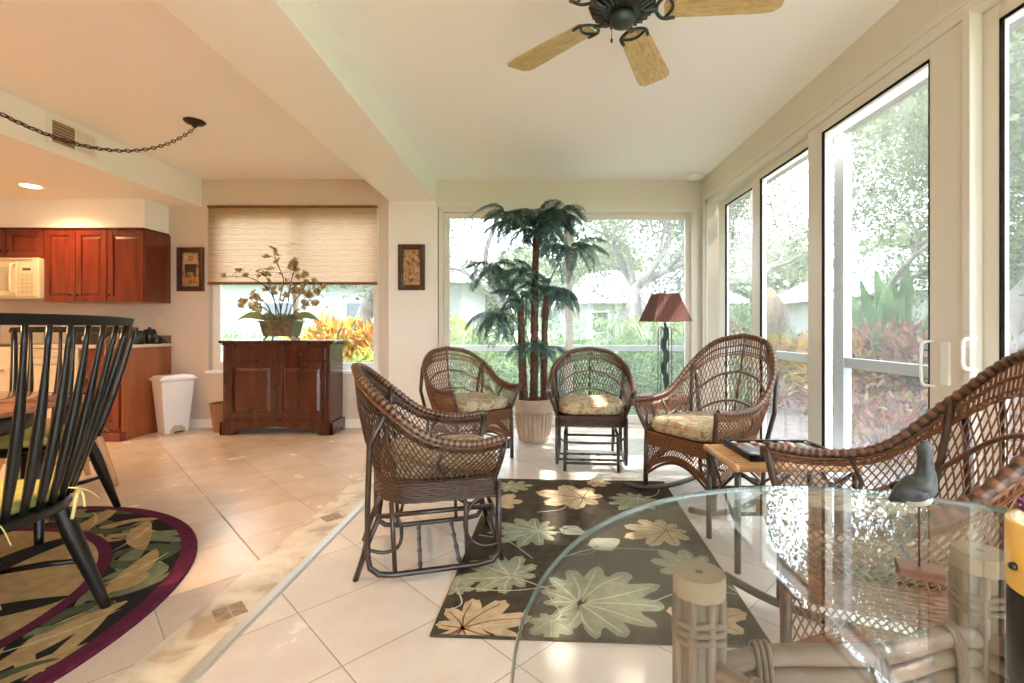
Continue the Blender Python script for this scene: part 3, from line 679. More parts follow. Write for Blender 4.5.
# blossom
def blossom_mesh():
    C = []; D = []; U = []
    for k in range(9):
        a = k*2.4; C.append((0, 0, 0)); D.append((math.cos(a), math.sin(a), .5+.2*math.sin(3*a))); U.append((0, 0, 1))
    return leaf_quads(C, D, U, .056, .042)
bm0 = quads('blossom', blossom_mesh(), M['petal'], t); bm0.location = (0, 0, .40)
brs = [[(0, 0, .2), (-.02, 0, .42), (.02, 0, .62), (-.05, 0, .80), (-.09, .0, .93)],
       [(.02, 0, .2), (.06, .02, .42), (.10, .0, .62), (.14, 0, .75), (.17, 0, .80)],
       [(-.05, 0, .2), (-.09, 0, .45), (-.22, -.02, .60), (-.40, -.02, .66), (-.64, 0, .65)],
       [(-.08, 0, .2), (-.15, 0, .36), (-.27, 0, .46), (-.38, .02, .42), (-.47, .02, .34)],
       [(.05, 0, .2), (.12, 0, .38), (.22, 0, .50), (.34, 0, .52), (.44, 0, .44)],
       [(.0, -.03, .2), (.04, -.06, .40), (.16, -.06, .55), (.26, -.03, .60), (.36, -.02, .56)],
       [(-.02, .03, .2), (-.1, .05, .40), (-.14, .04, .56), (-.2, .04, .68), (-.28, .02, .72)],
       [(.08, .02, .2), (.14, .0, .3), (.24, .0, .34), (.3, .0, .42), (.38, .0, .36)],
       [(-.06, -.02, .2), (-.12, -.03, .3), (-.24, .0, .34), (-.32, .0, .30), (-.4, .0, .22)]]
bl_n = 0
for k, b in enumerate(brs):
    P = spline(b, 24); mb = MB(); mb.tube(P, [.006*(1-.75*i/23)+.001 for i in range(24)], 5)
    for q in range(6):
        i = R.randrange(8, 22); p = P[i]; d = Vector((R.uniform(-1, 1), R.uniform(-.6, .6), R.uniform(.1, 1))).normalized()*R.uniform(.05, .12); mb.tube([p, p+d*.6+Vector((0, 0, .01)), p+d], .0016, 4)
    mb.build('branch', M['twig'], t)
    for q in range(11 if k != 2 else 6):
        if bl_n > 96: break
        i = R.randrange(9, 24); p = P[i]; c = bm0.copy(); COL.objects.link(c); s_ = R.uniform(.4, 1.15); c.scale = (s_, s_, s_)
        c.location = p+Vector((R.gauss(0, .035), R.gauss(0, .035), R.gauss(0, .045))); c.rotation_euler = (R.uniform(-1.2, 1.2), R.uniform(-1.2, 1.2), R.uniform(0, 6)); bl_n += 1
for sx, l in ((-1, .36), (1, .33), (-.6, .2), (.8, .22)):
    mb = MB(); n = 10; vs = []; fs = []
    for i in range(n+1):
        u = i/n; w = .045*math.sin(PI*min(1, u*1.0)**.8)*(1-u*.2)+.001; x = sx*(.1+l*u); z = .2+.09*math.sin(u*2.2)-.09*u*u
        vs += [(x, -.05-w, z-w*.8), (x, -.05, z), (x, -.05+w*.6, z+w*.9)]
    for i in range(n): fs += [(3*i, 3*i+3, 3*i+4, 3*i+1), (3*i+1, 3*i+4, 3*i+5, 3*i+2)]
    mb.add(vs, fs, True); mb.build('broad_leaf', M['sageleaf'], t)
# ------------------------------------------------------------------ swag chain
t = thing('swag_chain', 'bronze lamp chain swagging from a round ceiling canopy over the dining area', 'chain', (-2.66, 3.69, ZC))
mb = MB(); mb.lathe([(.012, -.05), (.02, -.035), (.06, -.02), (.075, -.006), (.075, 0)], 24); mb.build('canopy', M['iron'], t)
mb = MB(); mb.lathe([(.012, -.05), (.02, -.035), (.06, -.02), (.075, -.006), (.075, 0)], 24); mb.T = None; o = mb.build('canopy', M['iron'], t); o.location = (0, -2.29, 0)
cur = []
for i in range(401):
    y = -2.29*i/400; u = (y+1.145)/1.145; cur.append(Vector((0, y, -.055-.57*(1-u*u)*(1-.12*(1-u*u)) )))
lk = MB(); lk.tube([(.010*math.cos(a), 0, 0) if 0 else ((.021*math.cos(a)), .011*math.sin(a), 0) for a in [k*PI/6 for k in range(12)]], .0032, 5, closed=True)
link0 = None; acc = 0; last = cur[0]; n = 0
for i in range(1, 401):
    acc += (cur[i]-cur[i-1]).length
    if acc >= .0335:
        acc = 0; d = (cur[i]-last); mid = (cur[i]+last)/2; last = cur[i]
        if link0 is None: o = lk.build('chain_link', M['iron'], t); link0 = o
        else: o = link0.copy(); COL.objects.link(o); o.parent = t
        q = d.to_track_quat('X', 'Z'); o.rotation_mode = 'QUATERNION'
        from mathutils import Quaternion
        o.rotation_quaternion = q @ Quaternion((1, 0, 0), PI/2*(n % 2)+.4); o.location = mid; n += 1
mb = MB(); mb.tube([cur[i]+Vector((0, 0, .004*math.sin(i*.7))) for i in range(0, 401, 4)], .0028, 5); mb.build('cord', M['brownwood'], t)
# pendant at the other end, over the table (out of the frame, gives the warm light)
p = thing('pendant_lamp', 'bell shaped glass pendant hanging over the dining table', 'lamp', (-2.66, 1.40, ZC))
mb = MB(); mb.tube([(0, 0, -.05), (0, 0, -.95)], .006, 6); mb.build('stem', M['iron'], p)
mb = MB(); mb.lathe([(.03, -.93), (.05, -.95), (.15, -1.05), (.19, -1.14), (.185, -1.14), (.145, -1.05), (.04, -.955)], 28, cap=False); mb.build('glass_bell', M['appl'], p)
# ------------------------------------------------------------------ ceiling fan
t = thing('ceiling_fan', 'dark pewter ceiling fan with five light oak blades', 'ceiling fan', (.345, 1.925, .015))
mb = MB(); mb.lathe([(.02, 2.55), (.075, 2.60), (.08, ZC-.016)], 24); mb.build('ceiling_canopy', M['fanmetal'], t)
mb = MB(); mb.tube([(0, 0, 2.44), (0, 0, 2.60)], .014, 10); mb.build('downrod', M['fanmetal'], t)
mb = MB(); mb.lathe([(.06, 2.335), (.10, 2.345), (.125, 2.36), (.13, 2.385), (.125, 2.43), (.09, 2.46), (.03, 2.475)], 32)
for k in range(28):
    a = 2*PI*k/28; c_, s_ = math.cos(a), math.sin(a); mb.tube([(.075*c_, .075*s_, 2.334), (.122*c_, .122*s_, 2.352), (.134*c_, .134*s_, 2.385)], .004, 4)
mb.build('motor_housing', M['fanmetal'], t)
mb = MB(); mb.lathe([(.004, 2.285), (.03, 2.288), (.048, 2.30), (.052, 2.32), (.048, 2.336)], 24); mb.build('switch_housing', M['fanmetal'], t)
mb = MB(); mb.tube([(-.045, -.03, 2.30), (-.047, -.03, 2.22)], .0012, 4); mb.ell((-.047, -.03, 2.212), (.006, .006, .010), 8, 6); mb.build('pull_chain', M['fanmetal'], t)
for a in (-8, 64, 136, 208, 280):
    ar = math.radians(a); Tm = Matrix.Translation((0, 0, 2.355)) @ Matrix.Rotation(math.radians(-9), 4, 'X')
    mb = MB(); mb.T = Tm; out = [(.175, -.060), (.57, -.082), (.605, -.076), (.625, -.055), (.628, .055), (.605, .076), (.57, .082), (.175, .060), (.165, 0)]
    mb.prism(out, -.003, .004); b = mb.build('blade', M['oak'], t, .0015, rotz=ar)
    mb = MB(); mb.T = Tm; mb.tube([(.07, 0, -.018), (.10, 0, -.02), (.14, 0, -.01)], [.016, .014, .014], 8, flat=.5)
    for sy in (-1, 1): mb.tube(spline([(.13, 0, -.008), (.145, sy*.034, -.008), (.17, sy*.056, -.008), (.215, sy*.055, -.008)], 12), .008, 6, flat=.7)
    mb.tube(spline([(.175, -.05, -.008), (.195, -.022, -.008), (.20, 0, -.008), (.195, .022, -.008), (.175, .05, -.008)], 12), .006, 6); mb.build('blade_arm', M['fanmetal'], t, rotz=ar)
# ------------------------------------------------------------------ wicker chairs (local: faces +X, origin on the floor under the seat)
def make_wicker(kind, label, wm, group):
    t = thing({'glider': 'wicker_glider_chair', 'arm': 'wicker_armchair', 'rocker': 'wicker_rocking_chair'}[kind], label, 'chair', (0, 0, 0), 0, group)
    R = random.Random(5)
    zs = .405
    if kind == 'rocker':
        rim = [(.31, .32, .615), (.13, .345, .60), (-.07, .345, .645), (-.25, .315, .82), (-.37, .20, .975), (-.42, 0, 1.03)]
    else:
        rim = [(.29, .315, .60), (.13, .335, .585), (-.05, .335, .63), (-.21, .30, .76), (-.32, .18, .865), (-.36, 0, .90)]
    base = [(.25, .255, zs), (.11, .26, zs), (-.03, .26, zs), (-.16, .245, zs), (-.245, .14, zs), (-.265, 0, zs)]
    rim = [Vector(p) for p in rim]; base = [Vector(p) for p in base]
    def crv(c, s):
        if s <= 1: return sp(c, s)
        p = sp(c, 2-s); return Vector((p.x, -p.y, p.z))
    def Sf(s, v):
        a = crv(base, s); b = crv(rim, s); p = a.lerp(b, v)
        n = Vector((a.x, a.y, 0)).normalized(); return p + n*(.018*math.sin(PI*v))
    pl = M['pole'] if wm == 'wickd' else M['wickd']
    # rim: a thick roll with wrapped ridges
    mb = MB(); n = 190; pts = [crv(rim, 2*i/n) for i in range(n+1)]
    mb.tube(pts, .0165, 8); mb.build('rim', pl, t)
    mb = MB(); K = 74
    for i in range(K):
        mb.tube([crv(rim, 2*(i+w_)/K) for w_ in (.12, .4, .68)], [.0185, .0215, .0185], 8, cap=False)
    mb.tube([Sf(2*i/90, .90) for i in range(91)], .007, 5); mb.build('rim_wrapping', M['rim'], t)
    # dense strands of the roll band
    mb = MB(); N = 118
    for i in range(N+1):
        s = 2*i/N; mb.tube([Sf(s, .80), Sf(s, .90), Sf(s, 1.0)], .0052, 4, cap=False)
    for v in (.80, .83): mb.tube([Sf(2*i/80, v)+Vector((0, 0, .002*(-1)**i)) for i in range(81)], .0055, 4)
    mb.build('arm_band', M[wm], t)
    # open lattice
    mb = MB(); NL = 66; K = .17; vt = .80
    for i in range(-9, NL+9):
        s0 = 2*i/NL
        for sg in (1, -1):
            P = []
            for j in range(9):
                v = vt*j/8; s = s0+sg*K*j/8
                if 0 <= s <= 2: P.append(Sf(s, v)+(Vector((0, 0, .002))*sg))
            if len(P) > 2: mb.tube(P, .0031, 4, cap=False)
    for v in (.02, .05, .08): mb.tube([Sf(2*i/60, v) for i in range(61)], .0045, 4)
    mb.build('woven_shell', M[wm], t)
    # poles of the back and the arms
    pl = M['pole'] if wm == 'wickd' else M['wickd']
    for sg in (1, -1):
        s = .63 if sg > 0 else 1.37
        mb = MB(); mb.tube([Sf(s, v)+Vector((.012, 0, 0)) for v in (0, .25, .5, .75, .98)], .0115, 8); mb.build('back_stile', pl, t)
        s = .0 if sg > 0 else 2.0
        top = crv(rim, s); b = Sf(s, 0)
        mb = MB(); mb.tube([(b.x, b.y, .33), b, b.lerp(top, .5)+Vector((.006, 0, 0)), top], .014, 8); mb.tube([top+Vector((.004, 0, -.045+.009*k)) for k in range(6)], [.016, .018]*3, 8); mb.build('arm_post', pl, t)
        s = .30 if sg > 0 else 1.70
        mb = MB(); mb.tube([Sf(s, 0), Sf(s+.05*sg, .5), Sf(s, 1)], .008, 6); mb.build('arm_strut', pl, t)
    mb = MB(); mb.tube([Sf(1, v)-Vector((.004, 0, 0)) for v in (0, .3, .6, .97)], .007, 6); mb.build('back_rib', pl, t)
    for v0, dv, a0 in ((.10, .20, .60), (.34, .27, .56)):
        mb = MB(); P = []
        for i in range(31):
            s = a0+(2-2*a0)*i/30; P.append(Sf(s, v0+dv*math.sin(PI*i/30)**.7)+Vector((.012, 0, 0)))
        mb.tube(P, .0085, 6); mb.build('back_brace', M['rim'], t)
    for sg in (1, -1):
        mb = MB(); P = []
        for i in range(15):
            s = .04+.5*i/14; P.append(Sf(s if sg > 0 else 2-s, .18+.30*i/14)-Vector((0, .01*sg, 0)))
        mb.tube(P, .0075, 6); mb.build('arm_brace', M['rim'], t)
    # seat: woven platform and dense apron
    per = [Vector((p[0], p[1], 0)) for p in ((.265, .0), (.265, .22), (.25, .262), (.2, .268), (-.03, .268), (-.16, .255), (-.23, .17), (-.262, .06), (-.27, 0))]
    per = per + [Vector((p.x, -p.y, 0)) for p in reversed(per[1:-1])]
    def pr(u):
        k = len(per); x = (u % 1)*k; i = int(x) % k; f = x-int(x); return per[i].lerp(per[(i+1) % k], f)
    mb = MB()
    for k in range(8):
        z = .335+k*.0105; mb.tube([pr(i/72)*(1+.010*(-1)**(i+k))+Vector((0, 0, z)) for i in range(72)], .0062, 5, closed=True)
    mb.build('seat_apron', M[wm], t)
    mb = MB(); mb.prism([(p.x*.97, p.y*.97) for p in per], .385, .405); mb.build('seat_deck', M[wm], t)
    # cushion
    mb = MB(); mb.ell((.02, 0, .462), (.262, .252, .052), 40, 16, .42); mb.build('seat_cushion', M['floral'], t)
    mb = MB()
    for zz in (.443, .484):
        P = []
        for i in range(48):
            a = 2*PI*i/48; ca, sa = math.cos(a), math.sin(a); P.append((.02+.262*math.copysign(abs(ca)**.42, ca), .252*math.copysign(abs(sa)**.42, sa), zz))
        mb.tube(P, .0045, 5, closed=True)
    mb.build('cushion_piping', M['floral'], t)
    if kind == 'glider':
        for sg in (1, -1):
            y = sg*.262; top = crv(rim, .56 if sg > 0 else 1.44)
            mb = MB(); mb.tube([Vector((top.x-.03, sg*.30, top.z-.01)), (-.275, sg*.285, .60), (-.285, y, .34), (-.285, y, .13), (-.275, y, .075), (-.24, y, .045), (-.18, y, .035), (.18, y, .035), (.245, y, .045), (.27, y, .08), (.272, y, .15), (.268, y, .40)], .0125, 8); mb.build('side_frame', M['pole'], t)
            mb = MB(); mb.tube(spline([(.268, y, .33), (.20, y, .335), (.14, y, .29), (.12, y, .22), (.14, y, .15), (.20, y, .115), (.268, y, .12)], 22), .009, 6); mb.build('loop_brace', M['pole'], t)
            mb = MB(); mb.tube([(-.19, y, .345), (-.175, y, .04)], .010, 6); mb.build('hanger', M['pole'], t)
            mb = MB(); mb.tube([(.12, y, .345), (.13, y, .04)], .009, 6); mb.build('hanger', M['pole'], t)
            y2 = sg*.20
            mb = MB(); mb.tube([(.30, y2, 0), (.265, y2, .15), (.245, y2, .27)], .012, 8); mb.build('leg', M['pole'], t)
            mb = MB(); mb.tube([(-.34, y2, 0), (-.29, y2, .15), (-.24, y2, .27)], .012, 8); mb.build('leg', M['pole'], t)
            mb = MB(); mb.tube([(.25, y2, .265), (-.245, y2, .265)], .011, 8); mb.tube(spline([(-.30, y2, .13), (-.22, y2, .105), (-.16, y2, .13), (-.15, y2, .2), (-.17, y2, .26)], 14), .008, 6); mb.build('stand_rail', M['pole'], t)
        for x, z in ((.25, .265), (-.245, .265), (.29, .06), (-.315, .07)):
            mb = MB(); mb.tube([(x, -.20, z), (x, .20, z)], .010, 8); mb.build('cross_bar', M['pole'], t)
        for x in (-.07, .10):
            P = [(x, -.262+.524*i/24, .036) for i in range(25)]; mb = MB(); mb.tube(P, [.0085+(.004 if i % 6 == 3 else 0) for i in range(25)], 8); mb.build('slat', M['pole'], t)
        mb = MB(); mb.tube(spline([(.27, -.262, .27), (.28, -.17, .215), (.28, .17, .215), (.27, .262, .27)], 18), .007, 6); mb.build('curved_stretcher', M['pole'], t)
    else:
        zb = .055 if kind == 'rocker' else 0
        # latticed lower skirt with arched bottom, front and sides
        def panel(p0, p1):
            mb = MB(); p0 = Vector(p0); p1 = Vector(p1); L = (p1-p0).length; n = int(L/.020)
            def zb_(u): return .165+.10*math.sin(PI*min(1, max(0, u)))
            for i in range(-4, n+5):
                for sg in (1, -1):
                    P = []
                    for j in range(5):
                        w = j/4; u = (i+sg*3.2*w)/n
                        if 0 <= u <= 1: q = p0.lerp(p1, u); P.append(Vector((q.x, q.y, .335+(zb_(u)-.335)*w)))
                    if len(P) > 1: mb.tube(P, .0026, 4, cap=False)
            for k in range(4): mb.tube([Vector((p0.lerp(p1, i/20).x, p0.lerp(p1, i/20).y, zb_(i/20)+k*.009)) for i in range(21)], .0055, 5)
            mb.build('lattice_skirt', M[wm], t)
            mb = MB(); mb.tube([Vector((p0.lerp(p1, i/20).x, p0.lerp(p1, i/20).y, zb_(i/20)-.012-.02*(1-math.sin(PI*i/20)))) for i in range(21)], .0085, 6); mb.build('arched_brace', pl, t)
        panel((.262, -.25, 0), (.262, .25, 0)); panel((.25, .262, 0), (-.20, .25, 0)); panel((.25, -.262, 0), (-.20, -.25, 0))
        for sg in (1, -1):
            b = Sf(0 if sg > 0 else 2, 0)
            mb = MB(); mb.tube([(.258, sg*.262, zb), (.256, sg*.262, .2), (b.x+.004, b.y, .42)], .0155, 8); mb.build('leg', pl, t)
            top = crv(rim, .62 if sg > 0 else 1.38)
            mb = MB(); mb.tube([(-.29 if kind == 'arm' else -.26, sg*.235, zb), (-.255, sg*.24, .3), (-.30, sg*.285, .55), (top.x-.03, top.y, top.z-.02)], .0145, 8); mb.build('back_leg', M['pole'], t)
            if kind == 'rocker':
                P = spline([(.46, sg*.262, .10), (.30, sg*.26, .045), (.10, sg*.255, .017), (-.12, sg*.25, .018), (-.34, sg*.24, .05), (-.55, sg*.23, .115)], 28); mb = MB(); mb.tube(P, .0165, 8); mb.build('rocker', M['pole'], t)
        if kind == 'rocker':
            mb = MB(); mb.tube([(-.27, -.235, .11), (-.27, .235, .11)], .01, 8); mb.build('stretcher', pl, t)
        else:
            mb = MB(); mb.tube([(-.27, -.235, .15), (-.27, .235, .15)], .01, 8); mb.build('stretcher', pl, t)
            for sg in (1, -1): mb = MB(); mb.tube([(-.27, sg*.237, .14), (.255, sg*.262, .14)], .009, 8); mb.build('stretcher', pl, t)
    return t
rad = math.radians
G = 'wicker chairs of the sunroom'
gl = make_wicker('glider', 'dark wicker glider chair seen side-on, standing over the corner of the leaf rug', 'wickd', G)
gl.location = (-.50, 2.31, 0); gl.rotation_euler.z = rad(15)
g2 = dup(gl, (.435, 3.86, 0), rad(-95), 'small wicker glider chair facing the room, between the potted palm and the lamp')
ac = make_wicker('arm', 'wicker armchair on four legs, beside the potted palm and below the botanical picture', 'wick', G)
ac.location = (-.575, 3.98, 0); ac.rotation_euler.z = rad(-50)
rk = make_wicker('rocker', 'high-backed wicker rocking chair with floral cushion, in front of the table lamp', 'wick', G)
rk.location = (1.07, 3.03, 0); rk.rotation_euler.z = rad(213)
r2 = dup(rk, (1.04, 1.45, 0), rad(154), label= 'high-backed wicker rocking chair close to the glass tabletop, its arm rising behind the bird figurine')
# the second rocking chair shares the reeds of the first

# ------------------------------------------------------------------ game table between the rockers
t = thing('bamboo_side_table', 'honey bamboo side table with crossed struts, carrying a game board', 'table', (1.145, 2.27, 0), rad(0))
X, Y_, Z = .27, .185, .475
mb = MB(); mb.box(-X, X, -Y_, Y_, Z-.018, Z-.003); mb.build('table_top', M['bamboo'], t)
mb = MB()
for a, b in (((-X, -Y_), (X, -Y_)), ((X, -Y_), (X, Y_)), ((X, Y_), (-X, Y_)), ((-X, Y_), (-X, -Y_))):
    mb.tube([(a[0], a[1], Z-.012), (b[0], b[1], Z-.012)], .016, 10); mb.ell((a[0], a[1], Z-.012), (.018, .018, .018), 10, 6)
mb.build('edge_rail', M['bamboo'], t)
for i in range(9): mb = MB(); y = -Y_+.02+i*(2*Y_-.04)/8; mb.tube([(-X, y, Z-.006), (X, y, Z-.006)], .011, 6); mb.build('top_cane', M['bamboo'], t)
lg = []
for sx in (-1, 1):
    for sy in (-1, 1): mb = MB(); mb.tube([(sx*(X-.01), sy*(Y_-.01), 0), (sx*(X-.01), sy*(Y_-.01), Z-.02)], .0145, 10); mb.build('leg', M['pole'], t)
for sx in (-1, 1):
    x = sx*(X-.01); yy = Y_-.01
    for sg in (-1, 1): mb = MB(); mb.tube([(x, -sg*yy, Z-.03), (x, sg*yy, .20)], .0075, 6); mb.build('cross_strut', M['pole'], t)
for sy in (-1, 1):
    y = sy*(Y_-.01); xx = X-.01
    for sg in (-1, 1): mb = MB(); mb.tube([(-sg*xx, y, Z-.03), (0, y, .27)], .0075, 6); mb.build('cross_strut', M['pole'], t)
    mb = MB(); mb.tube([(-xx, y, .26), (xx, y, .26)], .009, 6); mb.build('stretcher', M['pole'], t)
# board
t = thing('game_board', 'black framed tabletop game board lying on the bamboo side table', 'board game', (1.17, 2.285, Z+.006))
w, d = .215, .155
mb = MB(); rect = None
mb.mat(M['black']).box(-w, w, -d, d, 0, .012); mb.box(-w, w, -d, -d+.02, .012, .028); mb.box(-w, w, d-.02, d, .012, .028); mb.box(-w, -w+.02, -d, d, .012, .028); mb.box(w-.02, w, -d, d, .012, .028); mb.box(-.012, .012, -d, d, .012, .024)
mb.build('board_case', None, t, .002)
mb = MB(); mb.mat(M['tgreen']).box(-w+.02, w-.02, -d+.02, d-.02, .012, .0135)
for i in range(12):
    x = -w+.028+i*.0325+(.012 if i > 5 else 0)
    for sy in (-1, 1):
        mb.mat([M['tapple'], M['tcream']][(i+(sy > 0)) % 2]); mb.prism([(x, sy*(d-.022)), (x+.026*1, sy*(d-.022)), (x+.013, sy*.02)][::(1 if sy < 0 else -1)], .0134, .0148)
mb.build('board_points', None, t)
R = random.Random(4)
for k in range(26):
    i = [0, 0, 5, 5, 5, 7, 7, 11, 11, 3, 3, 8, 8][k % 13]; sy = 1 if k < 13 else -1; q = [0, 1, 0, 1, 2, 0, 1, 0, 1, 0, 1, 0, 1][k % 13]
    x = -w+.041+i*.0325+(.012 if i > 5 else 0)
    o = MB().lathe([(.0125, 0), (.0135, .002), (.0135, .006), (.0125, .008)], 14, smooth=False).build('checker_piece', M['tapple'] if (k+i) % 2 else M['tcream'], None, loc=(1.17+x, 2.285+sy*(d-.036-q*.028), Z+.0210)); tag(o, 'small round checker piece lying on the game board', 'game piece', 'checker pieces on the game board')

# ------------------------------------------------------------------ end table and lamp
t = thing('wicker_end_table', 'small wicker end table under the table lamp', 'table', (1.19, 4.42, 0))
mb = MB(); mb.lathe([(.20, .425), (.235, .43), (.24, .44), (.235, .45), (.0, .45)], 32); mb.build('table_top', M['wick'], t)
mb = MB(); [mb.tube([((.232+.003*(i % 2))*math.cos(i*PI/36), (.232+.003*(i % 2))*math.sin(i*PI/36), .36+k*.011) for i in range(72)], .006, 5, closed=True) for k in range(7)]; mb.build('woven_apron', M['wick'], t)
for a in (45, 135, 225, 315):
    mb = MB(); c_, s_ = math.cos(rad(a)), math.sin(rad(a)); mb.tube([(.19*c_, .19*s_, 0), (.19*c_, .19*s_, .2), (.21*c_, .21*s_, .43)], .013, 8); mb.build('leg', M['pole'], t)
mb = MB(); mb.lathe([(.0, .14), (.18, .14), (.185, .15), (.0, .15)], 24); mb.build('shelf', M['wick'], t)
t = thing('table_lamp', 'tall wrought leaf lamp with a rust pleated square shade, in the corner by the glass', 'lamp', (1.19, 4.42, .451))
mb = MB(); mb.box(-.09, .09, -.09, .09, 0, .018); mb.build('base', M['verdi'], t, .004)
for sx in (-1, 1):
    for sy in (-1, 1):
        P = [(sx*.052, sy*.052, .018), (sx*.050, sy*.050, .3), (sx*.048, sy*.048, .58), (sx*.044, sy*.044, .625), (sx*.03, sy*.03, .64), (sx*.018, sy*.018, .625), (sx*.02, sy*.02, .605)]
        mb = MB(); mb.tube(spline(P, 30), .0038, 6); mb.build('post', M['verdi'], t)
mb = MB(); mb.tube([(0, 0, .0), (0, 0, .68)], .005, 6); mb.ell((0, 0, .66), (.012, .012, .02), 8, 6); mb.build('stem', M['verdi'], t)
for k, z in enumerate((.06, .17, .28, .39, .49)):
    sg = (-1)**k; mb = MB(); P = [(0, 0), (.02, .03), (.036, .08), (.03, .12), (.012, .16), (0, .20), (-.012, .15), (-.022, .10), (-.018, .05)]
    mb.prism_y([(x*1.0*sg + sg*.004, z+q) for x, q in P][::sg], -.004-.006*sg, .002-.006*sg); mb.build('metal_leaf', M['verdi'], t)
mb = MB(); z0, z1, a, b = .69, .945, .185, .095
n = 14
def sq(hw, k, amp): # pleated square ring
    out = []
    cs = [(-1, -1), (1, -1), (1, 1), (-1, 1)]
    for q in range(4):
        p0 = Vector(cs[q])*hw; p1 = Vector(cs[(q+1) % 4])*hw; nn = Vector(((p0+p1).x, (p0+p1).y)).normalized()
        for i in range(k): pt = p0.lerp(p1, i/k)+nn*(amp if i % 2 else 0); out.append(pt)
    return out
A = sq(a, 36, .005); B = sq(b, 36, .003); vs = [(p.x, p.y, z0) for p in A]+[(p.x, p.y, z1) for p in B]+[(p.x*.97, p.y*.97, z0) for p in A]+[(p.x*.96, p.y*.96, z1) for p in B]; K = len(A)
fs = []
for i in range(K): j = (i+1) % K; fs += [(i, j, K+j, K+i), (2*K+j, 2*K+i, 3*K+i, 3*K+j), (K+i, K+j, 3*K+j, 3*K+i), (j, i, 2*K+i, 2*K+j)]
mb.add(vs, fs); mb.build('lamp_shade', M['lampshade'], t, rotz=rad(8))
mb = MB(); mb.tube([(0, 0, .68), (0, 0, .96)], .003, 6); mb.lathe([(.003, .955), (.009, .965), (.009, .975), (.004, .985), (.006, .998), (.001, 1.005)], 10); mb.build('finial', M['verdi'], t)

# ------------------------------------------------------------------ potted palm
R = random.Random(21)
t = thing('potted_palm', 'tall artificial palm with three stems in a fluted clay pot', 'plant', (-.03, 4.60, 0))
mb = MB(); prof = [(.14, 0), (.15, .01), (.152, .02)]
mb.lathe([(.14, 0), (.152, .01), (.15, .03), (.178, .30), (.190, .31), (.192, .33), (.186, .34), (.198, .352), (.205, .39), (.200, .402), (.182, .402), (.175, .36)], 40)
for k in range(24):
    a = 2*PI*k/24; c_, s_ = math.cos(a), math.sin(a); mb.tube([(.150*c_, .150*s_, .045), (.160*c_, .160*s_, .13), (.176*c_, .176*s_, .275)], [.006, .012, .016], 6)
mb.build('fluted_pot', M['terra'], t)
mb = MB(); mb.lathe([(.182, .365), (.10, .385), (.0, .395)], 30, cap=False)
for k in range(50): a = R.uniform(0, 6.28); r = R.uniform(0, .16); mb.ell((r*math.cos(a), r*math.sin(a), .385), (.022, .02, .014), 6, 4)
mb.build('moss', M['soil'], t)
def frond(L, droop, seed):
    rr = random.Random(seed); n = 34; C = []; D = []; U = []; LL = []; V = []
    P = []
    for i in range(n+1):
        u = i/n; P.append(Vector((L*(u-.12*droop*u*u*u), 0, L*(.55*u-droop*u*u*.95))))
    for i in range(3, n):
        u = i/n; p = P[i]; tg = (P[i+1]-P[i]).normalized(); l = L*.40*math.sin(PI*(.12+.83*u))**.8
        for sg in (-1, 1):
            side = Vector((0, sg, 0)); d1 = (side*.85+tg*.65+Vector((0, 0, .05-rr.uniform(0, .2)))).normalized(); d2 = (side*.45+tg*.5+Vector((0, 0, -1.0))).normalized()
            w = .0075*(1+rr.uniform(-.2, .2)); nrm = tg.cross(d1).normalized(); wd = d1.cross(nrm).normalized()*w
            a = p; b = p+d1*l*.5; c = b+d2*l*.5
            V += [a-wd*.4, a+wd*.4, b+wd, b-wd, b-wd, b+wd, c+wd*.15, c-wd*.15]
    mb = MB(); mb.tube(P, [.006*(1-.8*i/n) for i in range(n+1)], 5)
    return mb, V
protos = []
for k, (L, dr) in enumerate(((.58, 1.0), (.64, 1.25), (.50, 1.5), (.60, .8))):
    mb, V = frond(L, dr, k); o0 = mb.build('frond_stalk', M['silk']); 
    me = quads('frond', [tuple(v) for v in V], M['silk']).data
    # join stalk into the same mesh
    ov = [tuple(v.co) for v in me.vertices]; of = [tuple(p.vertices) for p in me.polygons]
    bpy.data.objects.remove([o for o in COL.objects if o.data is me][0]); bpy.data.objects.remove(o0)
    m2 = MB(); m2.add(mb.v, mb.f, True); m2.add(ov, of); mm = bpy.data.meshes.new('frond'); mm.from_pydata(m2.v, [], m2.f); mm.materials.append(M['silk']); mm.update(); protos.append(mm)
def put_frond(p, az, pitch, sc, v):
    o = bpy.data.objects.new('frond', protos[v % 4]); COL.objects.link(o); o.parent = t; o.location = p; o.scale = (sc, sc, sc); o.rotation_euler = (R.uniform(-.25, .25), pitch, az)
stems = [([(-.10, -.05, .38), (-.115, -.05, .9), (-.13, -.05, 1.36)], .037, 8, .62), ([(.0, .0, .38), (.005, 0, 1.0), (.01, 0, 1.55), (.03, 0, 2.05)], .036, 14, .84), ([(.10, .03, .38), (.10, .03, .9), (.12, .03, 1.45)], .033, 8, .6)]
for P, r, nf, sc in stems:
    pts = spline(P, 40); mb = MB(); mb.tube(pts, [r*(1.12-.3*i/39)*(1+(.10 if i % 3 == 0 else 0)) for i in range(40)], 10); mb.build('stem', M['trunkp'], t)
    top = pts[-1]
    for k in range(nf):
        az = 2*PI*k/nf+R.uniform(-.25, .25)+.5; put_frond(top+Vector((0, 0, -R.uniform(0, .05))), az, -R.uniform(-.15, .75), sc*R.uniform(.85, 1.15), k)
